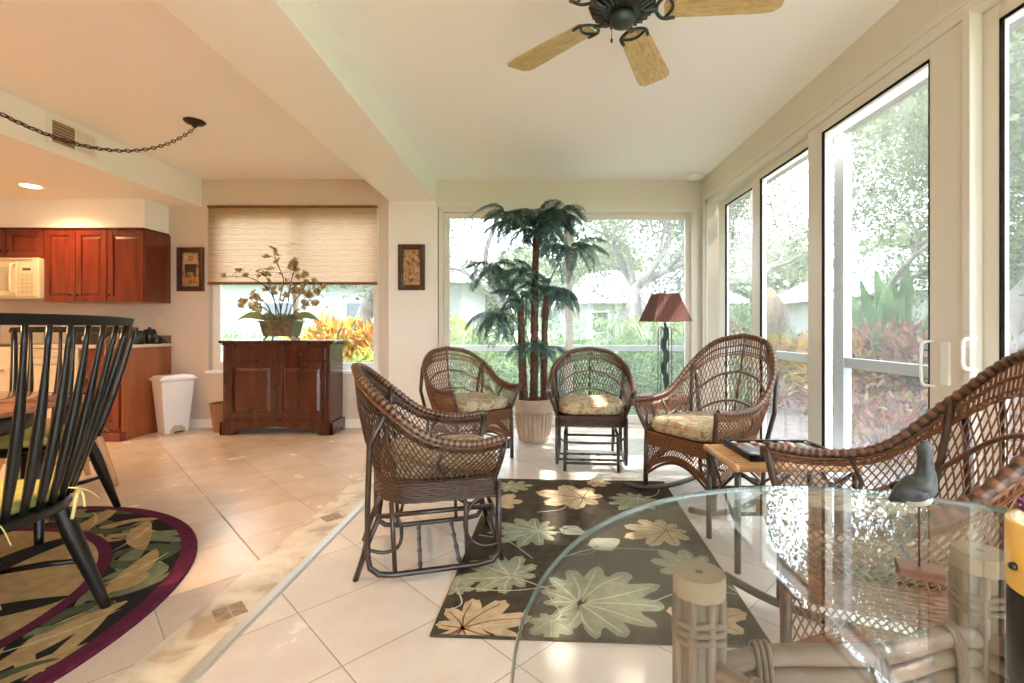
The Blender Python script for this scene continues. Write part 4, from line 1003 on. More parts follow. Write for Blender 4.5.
for (c, b, nf, sc, s2) in (((-.27, -.02, 2.20), (.02, .0, 1.8), 9, .62, 1), ((.27, -.02, 2.22), (.03, .0, 1.85), 10, .64, 2), ((.36, .0, 1.86), (.08, .03, 1.2), 9, .66, 3), ((-.38, -.03, 1.70), (-.12, -.05, 1.0), 9, .66, 4), ((-.10, -.14, 1.62), (-.08, -.05, 1.1), 8, .52, 5), ((-.33, -.05, 1.24), (-.06, -.03, .38), 9, .62, 6), ((.05, -.14, .92), (.03, -.06, .38), 9, .56, 7), ((.26, -.02, 1.46), (.10, .03, .9), 8, .56, 8), ((.10, -.10, 2.02), (.03, .0, 1.8), 7, .6, 9)):
    P = spline([b, ((b[0]*.6+c[0]*.4)*.8, b[1]*.5+c[1]*.5, b[2]*.5+c[2]*.5), (c[0]*.85, c[1], c[2]-.04), c], 20); mb = MB(); mb.tube(P, [.009-.0003*i for i in range(20)], 6); mb.build('shoot', M['silk'], t)
    for k in range(nf): put_frond(Vector(c)-Vector((0, 0, R.uniform(0, .06))), 2*PI*k/nf+s2+R.uniform(-.3, .3), -R.uniform(-.35, .45), sc*R.uniform(.8, 1.1), k+s2)

# ------------------------------------------------------------------ leaf rug
def leafpoly(c, r, ang, lobes, kind):
    out = []; n = 72
    for i in range(n):
        a = 2*PI*i/n; b = abs(a-PI)/PI   # b=1 at the tip direction a=0
        if kind == 'fan': rr = r*(.50+.50*b)*(.60+.40*abs(math.cos(a*lobes/2))**.8)*(1+.03*math.cos(a*lobes*4))
        elif kind == 'leaf': rr = r*(.34+.66*b**2.0)*(.93+.07*math.cos(a*lobes))
        else: rr = r*(.55+.25*math.cos(2*a)+.20*math.cos(lobes*a))
        out.append((c[0]+rr*math.cos(a+ang), c[1]+rr*math.sin(a+ang)))
    return out
def strip(pts, w):
    L = []; Rr = []
    for i, p in enumerate(pts):
        a = pts[max(0, i-1)]; b = pts[min(len(pts)-1, i+1)]; d = Vector((b[0]-a[0], b[1]-a[1])).normalized(); n = Vector((-d.y, d.x)); ww = w*(1-.5*i/len(pts))
        L.append((p[0]+n.x*ww, p[1]+n.y*ww)); Rr.append((p[0]-n.x*ww, p[1]-n.y*ww))
    return L, Rr
def add_poly(mb, poly, z, clip):
    # triangle fan clipped to the rug by clamping
    c = (sum(p[0] for p in poly)/len(poly), sum(p[1] for p in poly)/len(poly)); pl = [clip(p) for p in poly]; c = clip(c)
    vs = [(c[0], c[1], z)]+[(p[0], p[1], z) for p in pl]; n = len(pl); mb.add(vs, [(0, 1+i, 1+(i+1) % n) for i in range(n)])
def add_strip(mb, pts, w, z, clip):
    L, Q = strip(pts, w); n = len(L); vs = [(*clip(p), z) for p in L]+[(*clip(p), z) for p in Q]; mb.add(vs, [(n+i, n+i+1, i+1, i) for i in range(n-1)])
x0, x1, y0, y1 = -.585, .585, -.86, .86
def clipr(p): return (max(x0+.004, min(x1-.004, p[0])), max(y0+.004, min(y1-.004, p[1])))
mb = MB(); mb.mat(M['rugbase']).box(x0, x1, y0, y1, .0015, .011)
RC = (.255, 2.485); RA = rad(-3)
def W2R(x, y):
    dx, dy = x-RC[0], y-RC[1]; c_, s_ = math.cos(-RA), math.sin(-RA); return (dx*c_-dy*s_, dx*s_+dy*c_)
motifs = [  # world x, y, radius, angle(deg), lobes, kind, fill, vein
    (-.24, 1.70, .20, 15, 9, 'fan', 'rugtan', 'rugbrown'), (-.13, 2.06, .20, 150, 9, 'fan', 'rugsage', 'rugpale'), (.20, 1.86, .29, 20, 13, 'fan', 'rugsage', 'rugpale'),
    (-.02, 2.50, .21, 185, 11, 'fan', 'rugsage', 'rugpale'), (.26, 3.00, .25, 160, 7, 'fan', 'rugtan', 'rugbrown'), (.66, 2.50, .20, 200, 9, 'fan', 'rugtan', 'rugbrown'),
    (-.24, 2.90, .16, 60, 7, 'fan', 'rugtan', 'rugpale'), (-.18, 3.2, .14, 10, 9, 'fan', 'rugsage', 'rugpale'), (.62, 1.75, .17, 60, 7, 'fan', 'rugtan', 'rugbrown'), (.62, 2.95, .19, 230, 11, 'fan', 'rugsage', 'rugpale'),
    (.68, 2.12, .17, 120, 9, 'fan', 'rugsage', 'rugpale'), (-.33, 1.95, .09, 90, 7, 'fan', 'rugsage', 'rugpale'), (.05, 1.72, .10, -90, 7, 'fan', 'rugsage', 'rugpale'), (.40, 3.27, .10, 0, 7, 'fan', 'rugtan', 'rugbrown'),
    (.30, 2.33, .12, 30, 5, 'leaf', 'rugpale', 'rugsage'), (.16, 2.52, .10, -35, 5, 'leaf', 'rugpale', 'rugbrown')]
z = .0112
rr = random.Random(8)
for (wx, wy, r, ang, lb, kd, fc, vc) in motifs:
    c = W2R(wx, wy); a = rad(ang)-RA; r *= 1.12; mb.mat(M[fc]); z += .00008; add_poly(mb, leafpoly(c, r, a, lb, kd), z, clipr)
    mb.mat(M[vc]); z += .00008
    for k in range(lb):
        b = a+2*PI*(k+0)/lb; rl = r*(.50+.50*abs(((2*PI*k/lb)-PI)/PI))*.86
        st = Vector(c)-Vector((math.cos(a), math.sin(a)))*r*.12; e = Vector((c[0]+rl*math.cos(b), c[1]+rl*math.sin(b))); m_ = st.lerp(e, .5)+Vector((rr.uniform(-1, 1), rr.uniform(-1, 1)))*r*.06
        P = [tuple(q)[:2] for q in spline([(st.x, st.y, 0), (m_.x, m_.y, 0), (e.x, e.y, 0)], 8)]; add_strip(mb, P, r*.018, z, clipr)
    tl = Vector(c)-Vector((math.cos(a), math.sin(a)))*r*1.5; P = [tuple(q)[:2] for q in spline([(c[0], c[1], 0), ((c[0]+tl.x)/2+.04, (c[1]+tl.y)/2-.03, 0), (tl.x, tl.y, 0)], 10)]; add_strip(mb, P, .004, z, clipr)
for pts in (((-.32, 1.95), (-.1, 1.93), (.12, 1.98)), ((-.30, 2.45), (-.15, 2.38), (-.02, 2.2)), ((.1, 2.2), (.3, 2.3), (.6, 2.28)), ((.0, 2.75), (.15, 2.8), (.2, 2.95)), ((.45, 1.85), (.65, 1.95), (.8, 1.9))):
    z += .00005; mb.mat(M['rugpale']); add_strip(mb, [tuple(q)[:2] for q in spline([(*W2R(*p), 0) for p in pts], 16)], .004, z, clipr)
o = mb.build('area_rug', None, None, loc=(RC[0], RC[1], 0), rotz=RA); tag(o, 'rectangular charcoal rug with tan and sage leaves under the glider chair', 'rug')
# ------------------------------------------------------------------ round rug
mb = MB(); RR = 1.205
mb.mat(M['rugwine']).lathe([(RR, .0), (RR, .010), (RR-.012, .013)], 96, cap=True)
def disc(r, z, m, r0=0):
    n = 96; mb.mat(m)
    if r0 == 0: mb.add([(0, 0, z)]+[(r*math.cos(2*PI*i/n), r*math.sin(2*PI*i/n), z) for i in range(n)], [(0, 1+i, 1+(i+1) % n) for i in range(n)])
    else: mb.add([(r0*math.cos(2*PI*i/n), r0*math.sin(2*PI*i/n), z) for i in range(n)]+[(r*math.cos(2*PI*i/n), r*math.sin(2*PI*i/n), z) for i in range(n)], [(i, n+i, n+(i+1) % n, (i+1) % n) for i in range(n)])
disc(1.14, .0134, M['rugblack'])
def swirl(c, L, ang, bend, w, m, z, rmin, rmax):
    def cl(p):
        r = math.hypot(*p)
        if r > rmax: return (p[0]*rmax/r, p[1]*rmax/r)
        if r < rmin and r > 1e-6: return (p[0]*rmin/r, p[1]*rmin/r)
        return p
    P = []
    for i in range(15):
        u = i/14-.5; a = ang+bend*u; P.append((c[0]+L*u*math.cos(a), c[1]+L*u*math.sin(a)))
    L_, Q_ = [], []
    for i, p in enumerate(P):
        a = P[max(0, i-1)]; b = P[min(14, i+1)]; d = Vector((b[0]-a[0], b[1]-a[1])).normalized(); n = Vector((-d.y, d.x)); ww = w*math.sin(PI*(i+.3)/14.6)**.7
        L_.append((*cl((p[0]+n.x*ww, p[1]+n.y*ww)), z)); Q_.append((*cl((p[0]-n.x*ww, p[1]-n.y*ww)), z))
    mb.mat(m); k = len(L_); mb.add(L_+Q_, [(k+i, k+i+1, i+1, i) for i in range(k-1)])
rr = random.Random(17); z = .0136
for k in range(90):
    a = 2*PI*(k*37 % 90)/90+rr.uniform(-.05, .05); r = rr.uniform(.90, 1.12); mm = rr.choice([M['ruggreen'], M['ruggreen'], M['ruggold'], M['ruggreen2'], M['ruggreen2']]); z += .00004
    ang = a+rr.choice([.5, 1.2, 2.0, 2.6])+rr.uniform(-.3, .3); swirl((r*math.cos(a), r*math.sin(a)), rr.uniform(.28, .5), ang, rr.uniform(-2.4, 2.4), rr.uniform(.02, .045), mm, z, .885, 1.14)
for k in range(14):
    a = 2*PI*k/14; r = 1.0; z += .00004; swirl((r*math.cos(a), r*math.sin(a)), .42, a+.9+rr.uniform(-.5, .5), rr.uniform(-.7, .7), .05, M['ruggold'], z, .885, 1.14)
    z += .00004; swirl((r*math.cos(a), r*math.sin(a)), .34, a+.9, .3, .006, M['rugtan'], z, .885, 1.14)
disc(.885, z+.0001, M['rugwine'], .835); disc(.835, z+.0001, M['ruggold'])
z += .0003
for k in range(26):
    a = 2*PI*k/26+rr.uniform(-.1, .1); r = rr.uniform(.2, .68); z += .00005; swirl((r*math.cos(a), r*math.sin(a)), rr.uniform(.4, .7), a+rr.uniform(-.9, .9), rr.uniform(-1, 1), rr.uniform(.04, .08), [M['rugblack'], M['rugblack'], M['rugtan'], M['ruggreen']][k % 4], z, 0, .835)
o = mb.build('round_rug', None, None, loc=(-2.66, 1.65, 0)); tag(o, 'round rug with wine red border under the dining table', 'rug')

# ------------------------------------------------------------------ dining table and spindle chairs
t = thing('dining_table', 'round dining table with brown top and black apron', 'table', (-2.76, 1.82, .0135))
mb = MB(); mb.lathe([(.60, .705), (.665, .71), (.675, .72), (.67, .735), (.0, .737)], 64, cap=False); mb.build('table_top', M['tabwood'], t)
mb = MB(); mb.lathe([(.56, .62), (.575, .62), (.575, .706), (.56, .706)], 64, cap=False); mb.build('apron', M['black'], t)
for a in (45, 135, 225, 315):
    c_, s_ = math.cos(rad(a)), math.sin(rad(a)); mb = MB(); mb.lathe([(.018, 0), (.03, .04), (.022, .08), (.034, .25), (.04, .42), (.028, .50), (.042, .54), (.042, .70)], 16, c=(.40*c_, .40*s_, 0)); mb.build('leg', M['black'], t)
def windsor(label, mat, cush, arms, zb, group=None, crest_z=1.12, legm=None, bow=False):
    # local: faces +X, back at -X
    t = thing('spindle_back_chair', label, 'chair', (0, 0, 0), 0, group); legm = legm or mat
    seat = []
    for i in range(40):
        a = 2*PI*i/40; ca, sa = math.cos(a), math.sin(a); seat.append((.235*math.copysign(abs(ca)**.75, ca), .245*math.copysign(abs(sa)**.8, sa)))
    mb = MB(); mb.lathe([(1, 0)], 3, cap=False) if 0 else None
    n = len(seat); vs = []
    for (sc, z) in ((.88, .418), (.97, .424), (1.0, .438), (.98, .452), (.9, .455)):
        vs += [(p[0]*sc, p[1]*sc, z) for p in seat]
    fs = [tuple(range(n-1, -1, -1)), tuple(range(4*n, 5*n))]
    for k in range(4): fs += [(k*n+i, k*n+(i+1) % n, (k+1)*n+(i+1) % n, (k+1)*n+i) for i in range(n)]
    mb.add(vs, fs, True); mb.build('seat', mat, t)
    mb = MB(); N = 10
    bt = lambda u: Vector((-.215+.09*abs(u)**2.2, .225*u, .45)); tp = lambda u: Vector((-.31+.045*u*u, .325*u, crest_z-.02))
    if bow: tp = lambda u: Vector((-.33+.10*u*u, .26*math.sin(u*PI/2*.98), .45+.57*max(.25, math.cos(u*PI/2))**.6))
    for k in range(N):
        u = -1+2*k/(N-1); a = bt(u); b = tp(u); r = .0112 if 0 < k < N-1 else .016; n_ = 9
        mb = MB(); mb.tube([a.lerp(b, i/n_)+Vector((-.012*math.sin(PI*i/n_), 0, 0)) for i in range(n_+1)], [r*(.75+.65*math.sin(PI*min(1, i/n_*1.25+.05))) if r < .012 else r*(1.15-.3*i/n_) for i in range(n_+1)], 8); mb.build('spindle', mat, t)
    mb = MB()
    if bow: mb.tube([tp(-1+2*i/40)+Vector((0, 0, .01)) for i in range(41)], .014, 8)
    else:
        vs = []; K = 24
        for i in range(K+1):
            u = -1.06+2.12*i/K; p = tp(u); h0, h1 = -.010, .027-.006*abs(u)**3
            vs += [(p.x-.010, p.y, p.z+h0), (p.x+.010, p.y, p.z+h0), (p.x+.007-.008, p.y, p.z+h1), (p.x-.013-.004, p.y, p.z+h1)]
        fs = [(0, 1, 2, 3), (4*K+3, 4*K+2, 4*K+1, 4*K)]
        for i in range(K):
            for j in range(4): fs.append((4*i+j, 4*(i+1)+j, 4*(i+1)+(j+1) % 4, 4*i+(j+1) % 4))
        mb.add(vs, fs, False)
    mb.build('crest_rail', mat, t, .004)
    if arms:
        P = spline([(.16, .30, .66), (-.02, .31, .67), (-.17, .25, .675), (-.245, .12, .68), (-.262, 0, .68), (-.245, -.12, .68), (-.17, -.25, .675), (-.02, -.31, .67), (.16, -.30, .66)], 40); mb = MB(); mb.tube(P, [.022 if i < 4 or i > 35 else .016 for i in range(40)], 8, flat=.6); mb.build('arm_bow', mat, t)
        for sg in (1, -1): mb = MB(); mb.tube([(.08, sg*.22, .45), (.12, sg*.29, .66)], [.012, .010], 8); mb.build('arm_support', mat, t)
    for sx in (1, -1):
        for sy in (1, -1):
            a = Vector((sx*.15, sy*.16, .43)); b = Vector((sx*.25, sy*.245, 0)); mb = MB(); K = 12; pr = [.022, .024, .027, .0285, .0285, .0275, .026, .0245, .023, .0215, .020, .0185, .017]
            mb.tube([a.lerp(b, i/K) for i in range(K+1)], pr, 10); mb.build('leg', legm, t)
    P = spline([(.205, .205, .20), (.05, .14, .20), (.0, .0, .20), (.05, -.14, .20), (.205, -.205, .20)], 24); mb = MB(); mb.tube(P, .0095, 8); mb.build('curved_stretcher', legm, t)
    for sy in (1, -1): mb = MB(); mb.tube([(-.20, sy*.205, .2), (-.09, sy*.18, .2), (.03, sy*.12, .2)], [.009, .012, .009], 8); mb.build('stretcher', legm, t)
    if cush:
        mb = MB(); mb.ell((.0, 0, .484), (.205, .215, .032), 30, 12, .55); c = mb.build('seat_cushion', M['olive'], t)
        for sg in (1, -1):
            for q, e in enumerate(((-.275, .10, .41), (-.262, .05, .385), (-.265, .16, .42))):
                mb = MB(); mb.tube(spline([(-.18, sg*.15, .49), (-.225, sg*.155, .485), (-.248, sg*(.15+.5*(e[1]-.1)), .465), (-.255, sg*(.15+1.0*(e[1]-.1)), e[2]+.01)], 14), .0055, 5, flat=.35); mb.build('tie', M['lemon'], c)
    t.location.z = zb
    return t
w0 = windsor('large black spindle-back chair whose crest hides the kitchen counter, cushion ties at its back', M['black'], True, False, .0135, 'black spindle-back dining chairs', crest_z=1.105)
w0.location = (-1.885, 1.56, .0135); w0.rotation_euler.z = rad(182)
w1_ = windsor('black spindle-back armchair with an arm bow, on the kitchen side of the dining table', M['black'], True, True, .0135, 'black spindle-back dining chairs', crest_z=1.07)
w1_.location = (-2.72, 2.56, .0135); w1_.rotation_euler.z = rad(-84)
w2_ = windsor('brown wooden bow-back chair standing off the round rug near the kitchen', M['brownwood'], False, False, 0, None, legm=M['oak2'], bow=True)
w2_.location = (-3.22, 3.16, 0); w2_.rotation_euler.z = rad(-120)

# ------------------------------------------------------------------ glass table
TX, TY, TR, TZ = .545, .482, .572, .72
t = thing('glass_table', 'round glass-topped table on pale bound rattan posts', 'table', (TX, TY, 0))
mb = MB(); n = 96; mb.mat(M['tglass'])
c0 = [(TR*math.cos(2*PI*i/n), TR*math.sin(2*PI*i/n)) for i in range(n)]
r1 = TR-.003
def ring(r, z): return [(r*math.cos(2*PI*i/n), r*math.sin(2*PI*i/n), z) for i in range(n)]
mb.add([(0, 0, TZ+.0105)]+ring(r1, TZ+.0105), [(0, 1+i, 1+(i+1) % n) for i in range(n)], False)
mb.add([(0, 0, TZ)]+ring(r1, TZ), [(0, 1+(i+1) % n, 1+i) for i in range(n)], False)
mb.mat(M['tedge'])
vs = ring(r1, TZ+.0105)+ring(TR, TZ+.007)+ring(TR, TZ+.003)+ring(r1, TZ); fs = []
for k in range(3): fs += [((k+1)*n+i, (k+1)*n+(i+1) % n, k*n+(i+1) % n, k*n+i) for i in range(n)]
mb.add(vs, fs, True); mb.build('glass_top', None, t)
posts = [(-.305, .222), (.175, .29), (.305, -.222), (-.175, -.29)]
for (x, y) in posts:
    mb = MB(); mb.lathe([(.031, 0), (.031, TZ-.014), (.030, TZ-.012)], 20, c=(x, y, 0)); p = mb.build('post', M['rattan2'], t)
    for k in range(8):
        a = 2*PI*k/8+.2; mb = MB(); mb.tube([(x+.0325*math.cos(a), y+.0325*math.sin(a), 0), (x+.0325*math.cos(a), y+.0325*math.sin(a), TZ-.029)], .0072, 6); mb.build('cane_strip', M['rattan'], p)
    mb = MB()
    for zc in (.655, .643, .631, .50, .488, .30, .288, .08, .068):
        mb.tube([(x+.0345*math.cos(q*PI/12), y+.0345*math.sin(q*PI/12), zc+.003*math.sin(q*PI/4)) for q in range(24)], .0052, 6, closed=True)
    mb.build('binding', M['rattan2'], p)
    mb = MB(); mb.lathe([(.0375, TZ-.030), (.0375, TZ-.004), (.0355, TZ-.001)], 32, c=(x, y, 0), smooth=False); cp = mb.build('post_cap', M['rattantop'], p)
    mb = MB(); mb.lathe([(.006, 0), (.0, .0006)], 12, c=(x, y, TZ-.0009), cap=False); mb.build('screw', M['iron'], p)
for k in range(4):
    a = Vector((*posts[k], 0)); b = Vector((*posts[(k+1) % 4], 0)); m_ = (a+b)*.5; ins = m_*.80
    for lv, (z, r) in enumerate(((.603, .0145), (.574, .015), (.545, .015), (.515, .0145))):
        off = 0
        P = spline([a*.96+Vector((0, 0, z-.02)), a.lerp(m_, .35)*.90+Vector((0, 0, z)), ins*(1+off*3)+Vector((0, 0, z+.006)), b.lerp(m_, .35)*.90+Vector((0, 0, z)), b*.96+Vector((0, 0, z-.02))], 30)
        mb = MB(); mb.tube(P, r, 10); mb.build('curved_rail', M['rattan'], t)
    for u in (.22, .5, .78):
        P = spline([a*.96, a.lerp(m_, .35)*.90, ins, b.lerp(m_, .35)*.90, b*.96], 50); q = P[int(u*49)]; d = (P[min(49, int(u*49)+1)]-P[int(u*49)-1]).normalized(); nx = Vector((-d.y, d.x, 0))
        mb = MB()
        for s_ in (-.008, 0, .008): mb.tube([q+d*s_+nx*.0205*math.cos(v*PI/8)+Vector((0, 0, .559+.062*math.sin(v*PI/8))) for v in range(16)], .0042, 5, closed=True)
        mb.build('binding', M['rattan2'], t)
P = [(.335*math.cos(i*PI/20), .335*math.sin(i*PI/20), .09) for i in range(40)]; mb = MB(); mb.tube(P, .014, 8, closed=True); mb.build('foot_ring', M['rattan'], t)
# bird decoy
t = thing('bird_figurine', 'painted grey shorebird figurine on a rod and wooden block on the glass', 'figurine', (.541, .672, TZ+.0115), rad(-28)); t.scale = (.9, .9, .97)
mb = MB(); mb.box(-.029, .029, -.021, .021, 0, .012); mb.build('base_block', M['block'], t, .0015)
mb = MB(); mb.tube([(0, 0, .011), (0.0, 0, .115)], .0017, 6); mb.build('rod', M['rust'], t)
mb = MB(); P = spline([(-.040, -.006, .104), (-.026, -.004, .113), (-.010, -.001, .122), (.002, 0, .131), (.007, .001, .143), (.008, .003, .158), (.008, .005, .172), (.008, .007, .186), (.008, .009, .194)], 33)
rr_ = [.002, .013, .0205, .0215, .0155, .0108, .0100, .0118, .001]
rp = [rr_[min(7, i//4)]*(1-(i % 4)/4)+rr_[min(8, i//4+1)]*((i % 4)/4) for i in range(33)]
rp = [(rp[max(0, i-1)]+rp[i]+rp[min(32, i+1)])/3 for i in range(33)]; rp[-1] = .001
mb.tube(P, rp, 18); mb.build('bird_body', M['grebe'], t)
mb = MB(); mb.ell((-.006, -.001, .112), (.023, .018, .0125), 16, 8); mb.build('belly', M['birdw'], t)
mb = MB(); mb.tube([(.008, .016, .182), (.009, .030, .178), (.009, .040, .175)], [.004, .0025, .0006], 8); mb.build('beak', M['blackplastic'], t)
for sg in (-1, 1):
    mb = MB(); mb.ell((-.014, sg*.0165-.002, .120), (.023, .005, .011), 12, 8); mb.build('wing', M['grebe'], t)
# vase
t = thing('candle_vase', 'gold and black cylinder vase with purple flowers on the glass tabletop', 'vase', (.512, .448, TZ+.0115))
mb = MB(); mb.lathe([(.048, 0), (.050, .002), (.050, .098)], 48, cap=False); mb.lathe([(.0, .001), (.048, .001)], 48, cap=False); mb.build('black_base', M['blackplastic'], t)
mb = MB(); mb.lathe([(.0505, .094), (.0508, .096), (.0508, .158), (.049, .160), (.046, .158), (.046, .11), (.0, .11)], 48, cap=False); mb.build('gold_sleeve', M['gold'], t)
mb = MB(); mb.ell((-.051, .012, .118), (.004, .004, .004), 8, 6); mb.build('stud', M['blackplastic'], t)
R = random.Random(2)
for k in range(7):
    a = k*.9; c = Vector((.026*math.cos(a), .026*math.sin(a), .162+.01*R.random())) if k else Vector((0, 0, .175)); C = []; D = []
    for q in range(26): C.append(c); D.append((R.gauss(0, 1), R.gauss(0, 1), R.uniform(-.1, 1.2)))
    quads('flower', leaf_quads(C, D, [(R.gauss(0, 1), R.gauss(0, 1), 1) for _ in C], .021, .010), M['purple'], t)
# ------------------------------------------------------------------ garden outside
R = random.Random(77); NR = np.random.default_rng(7)
mb = MB(); mb.box(-60, 2.0, 5.4, 70, -.2, -.12); mb.box(2.0, 70, -40, 70, -.2, -.12); struct('ground', mb, M['grass'])
mb = MB(); mb.box(2.0, 7.6, -4, 9.5, -.14, -.10); struct('ground', mb, M['mulch'])
mb = MB(); mb.box(-60, 2.0, -40, YB-.3, -.2, -.12); struct('ground', mb, M['grass'])
def rnd_dirs(n, up=.0):
    d = NR.normal(size=(n, 3)); d[:, 2] += up; return d/np.linalg.norm(d, axis=1)[:, None]
def tree(label, x, y, h, r, seed, leafm, nleaf, lean=(0, 0), depth=5, bark=None, ls=.10, cat='tree', group='oak trees in the garden', fork=.28):
    rr = random.Random(seed); t = thing('oak_tree', label, cat, (x, y, -.12), 0, group); mb = MB(); tips = []
    def br(p, d, L, r, k):
        n = 6; P = [p]; Rr = [r]; q = p.copy(); dd = d.copy()
        for i in range(n):
            dd = (dd+Vector((rr.gauss(0, .16), rr.gauss(0, .16), rr.gauss(0, .12)+.03))).normalized(); q = q+dd*L/n; P.append(q.copy()); Rr.append(r*(1-.38*(i+1)/n))
            if k <= 2: tips.append((q.copy(), L))
        mb.tube(P, Rr, 8 if k > 2 else 5, cap=False)
        if k == 0: return
        m = 3 if (k >= 3 and rr.random() < .6) else 2
        for j in range(m):
            ax = Vector((rr.gauss(0, 1), rr.gauss(0, 1), rr.gauss(0, .5))); nd = (dd+ax.normalized()*rr.uniform(.55, 1.0)).normalized(); nd.z = max(nd.z, -.15); br(q if j < 2 else P[3], nd.normalized(), L*rr.uniform(.68, .9), Rr[-1]*rr.uniform(.62, .85), k-1)
    br(Vector((0, 0, 0)), Vector((lean[0], lean[1], 1)).normalized(), h*fork, r, depth)
    mb.build('trunk', bark or M['bark'], t)
    T = np.array([tuple(p) for p, _ in tips]); idx = NR.integers(0, len(T), nleaf); C = T[idx]+NR.normal(size=(nleaf, 3))*h*.045
    o = quads('foliage', leaf_quads(C, rnd_dirs(nleaf), rnd_dirs(nleaf), NR.uniform(.7, 1.4, nleaf)*ls, NR.uniform(.7, 1.3, nleaf)*ls*.5), leafm, t)
    return t
tree('broad grey oak trunk standing close outside the nearest glass panel', 4.95, 5.05, 7.5, .20, 3, M['oleaf'], 20000, (.05, .1), 5)
tree('forked pale oak straight out past the sliding doors, right of the potted palm', 1.75, 9.2, 8, .19, 8, M['oleaf'], 14000, (-.1, 0), 5)
tree('leaning pale oak behind the lamp shade', 3.6, 10.5, 8, .18, 12, M['oleaf'], 16000, (-.35, 0), 5)
tree('slender oak behind the potted palm fronds', -.9, 10.5, 7, .15, 22, M['oleaf'], 14000, (.3, 0), 5)
tree('pale forked tree trunk seen through the dining window', -3.75, 9.6, 7.5, .24, 31, M['oleaf'], 6000, (-.12, 0), 4)
tree('thin branched oak beyond the tall blade-leaved plant', 7.6, 8.6, 8, .17, 41, M['oleaf'], 20000, (-.3, .0), 5)
tree('far oak beyond the flower bed, between the corner posts', 6.8, 13.5, 9, .25, 52, M['oleaf'], 20000, (-.1, 0), 5)
tree('oak beside the screen, out of the open glass behind the second rocker', 7.5, 1.2, 8, .22, 61, M['oleaf'], 20000, (0, 0), 5)
tree('distant oak at the left of the lawn', -9, 17, 9, .3, 71, M['oleaf'], 14000, (0, 0), 5)
tree('distant oak behind the neighbouring roof', 2.5, 22, 11, .35, 81, M['oleaf'], 20000, (0, 0), 5, ls=.16)
tree('distant oak at the far right of the garden', 15, 13, 11, .35, 91, M['oleaf'], 20000, (0, 0), 5, ls=.16)
tree('distant oak beyond the mulch bed', 15, 5, 11, .35, 95, M['oleaf'], 20000, (0, 0), 5, ls=.16)
tree('slim many-branched tree rising behind the tall blade plants', 5.1, 7.15, 6.5, .075, 101, M['oleaf'], 24000, (.05, .05), 5, ls=.075)
tree('leafy oak close beyond the bed between the two outer glass panels', 5.6, 9.6, 7.5, .12, 113, M['oleaf'], 26000, (-.1, .0), 5, ls=.09)
def shrub(name, label, x, y, w, h, m, n, ls, group, cat='shrub', asp=.38):
    t = thing(name, label, cat, (x, y, -.12), 0, group); mb = MB()
    for k in range(7): a = k*.9; mb.tube([(0, 0, 0), (w*.2*math.cos(a), w*.2*math.sin(a), h*.5), (w*.38*math.cos(a), w*.38*math.sin(a), h*.85)], [.02, .014, .006], 5)
    mb.build('stems', M['bark'], t)
    C = NR.normal(size=(n, 3)); C /= np.linalg.norm(C, axis=1)[:, None]; C *= NR.uniform(.55, 1, n)[:, None]**.5
    bump = 1+.18*np.sin(C[:, 0]*5+x)*np.cos(C[:, 1]*4+y); C *= bump[:, None]
    P = C*np.array([w/2, w/2, h*.5])+np.array([0, 0, h*.5]); P[:, 2] = np.maximum(P[:, 2], .03)
    D = C+NR.normal(size=(n, 3))*.6; D[:, 2] += .35
    quads('foliage', leaf_quads(P, D, rnd_dirs(n), NR.uniform(.7, 1.3, n)*ls, NR.uniform(.7, 1.3, n)*ls*asp), m, t)
    return t
def rosette(name, label, x, y, n, L, W, m, group, cat='plant', up=.8, z=-.12, droop=.8):
    t = thing(name, label, cat, (x, y, z), 0, group); V = []
    for k in range(n):
        a = R.uniform(0, 2*PI); e = R.uniform(up*.6, up*1.3); l = L*R.uniform(.7, 1.1); d = Vector((math.cos(a), math.sin(a), 0)); sd = Vector((-math.sin(a), math.cos(a), 0)); w = W*R.uniform(.7, 1.1); last = None
        for i in range(7):
            u = i/6; q = d*l*u*math.cos(e)+Vector((0, 0, l*(math.sin(e)*u-droop*.45*u*u*u)))+d*.03; ww = sd*w*.5*math.sin(PI*min(.98, .08+u*.9))**.8
            if last: V += [last[0], last[1], tuple(q+ww), tuple(q-ww)]
            last = (tuple(q-ww), tuple(q+ww))
    mb = MB(); mb.tube([(0, 0, 0), (0, 0, .12)], .03, 6); mb.build('crown_base', M['bark'], t)
    quads('blades', V, m, t); return t
far_sh = 'leafy shrubs beyond the sliding doors'
k = 0
for (x, y, w, h, mm, nm) in ((-.9, 7.4, 1.3, .95, 'gleaf', 'low bright shrub behind the wicker armchair'), (.2, 7.0, 1.3, .85, 'gleaf', 'low bright shrub behind the small glider chair'), (1.3, 7.3, 1.4, 1.0, 'gleaf', 'bright shrub behind the lamp stem'), (2.5, 7.6, 1.4, 1.1, 'gleaf', 'bright shrub past the corner of the room'),
                             (-1.6, 8.6, 1.6, 1.35, 'yleaf', 'yellow-green shrub behind the left edge of the sliding doors'), (-.2, 8.9, 1.7, 1.45, 'gleaf', 'tall shrub behind the palm stems'), (1.0, 8.7, 1.7, 1.4, 'gleaf', 'tall shrub between palm and lamp'), (2.4, 9.0, 1.7, 1.5, 'yleaf', 'tall yellow-green shrub behind the lamp shade'), (4.0, 9.2, 1.8, 1.6, 'gleaf', 'tall shrub at the corner posts')):
    shrub('leafy_shrub', nm, x, y, w, h, M[mm], 2600, .10, far_sh)
for (x, y, L, n, nm) in ((-.5, 6.55, .75, 26, 'arching fern between armchair and palm'), (.75, 6.5, .8, 28, 'arching fern behind the small glider'), (1.6, 6.7, .8, 28, 'arching fern by the lamp'), (-.95, 6.6, .7, 22, 'arching fern at the left end of the doors'), (2.8, 6.6, .8, 26, 'arching fern at the room corner')):
    rosette('garden_fern', nm, x, y, n, L, .06, M['gleaf'], 'ferns outside the sliding doors', up=1.0)
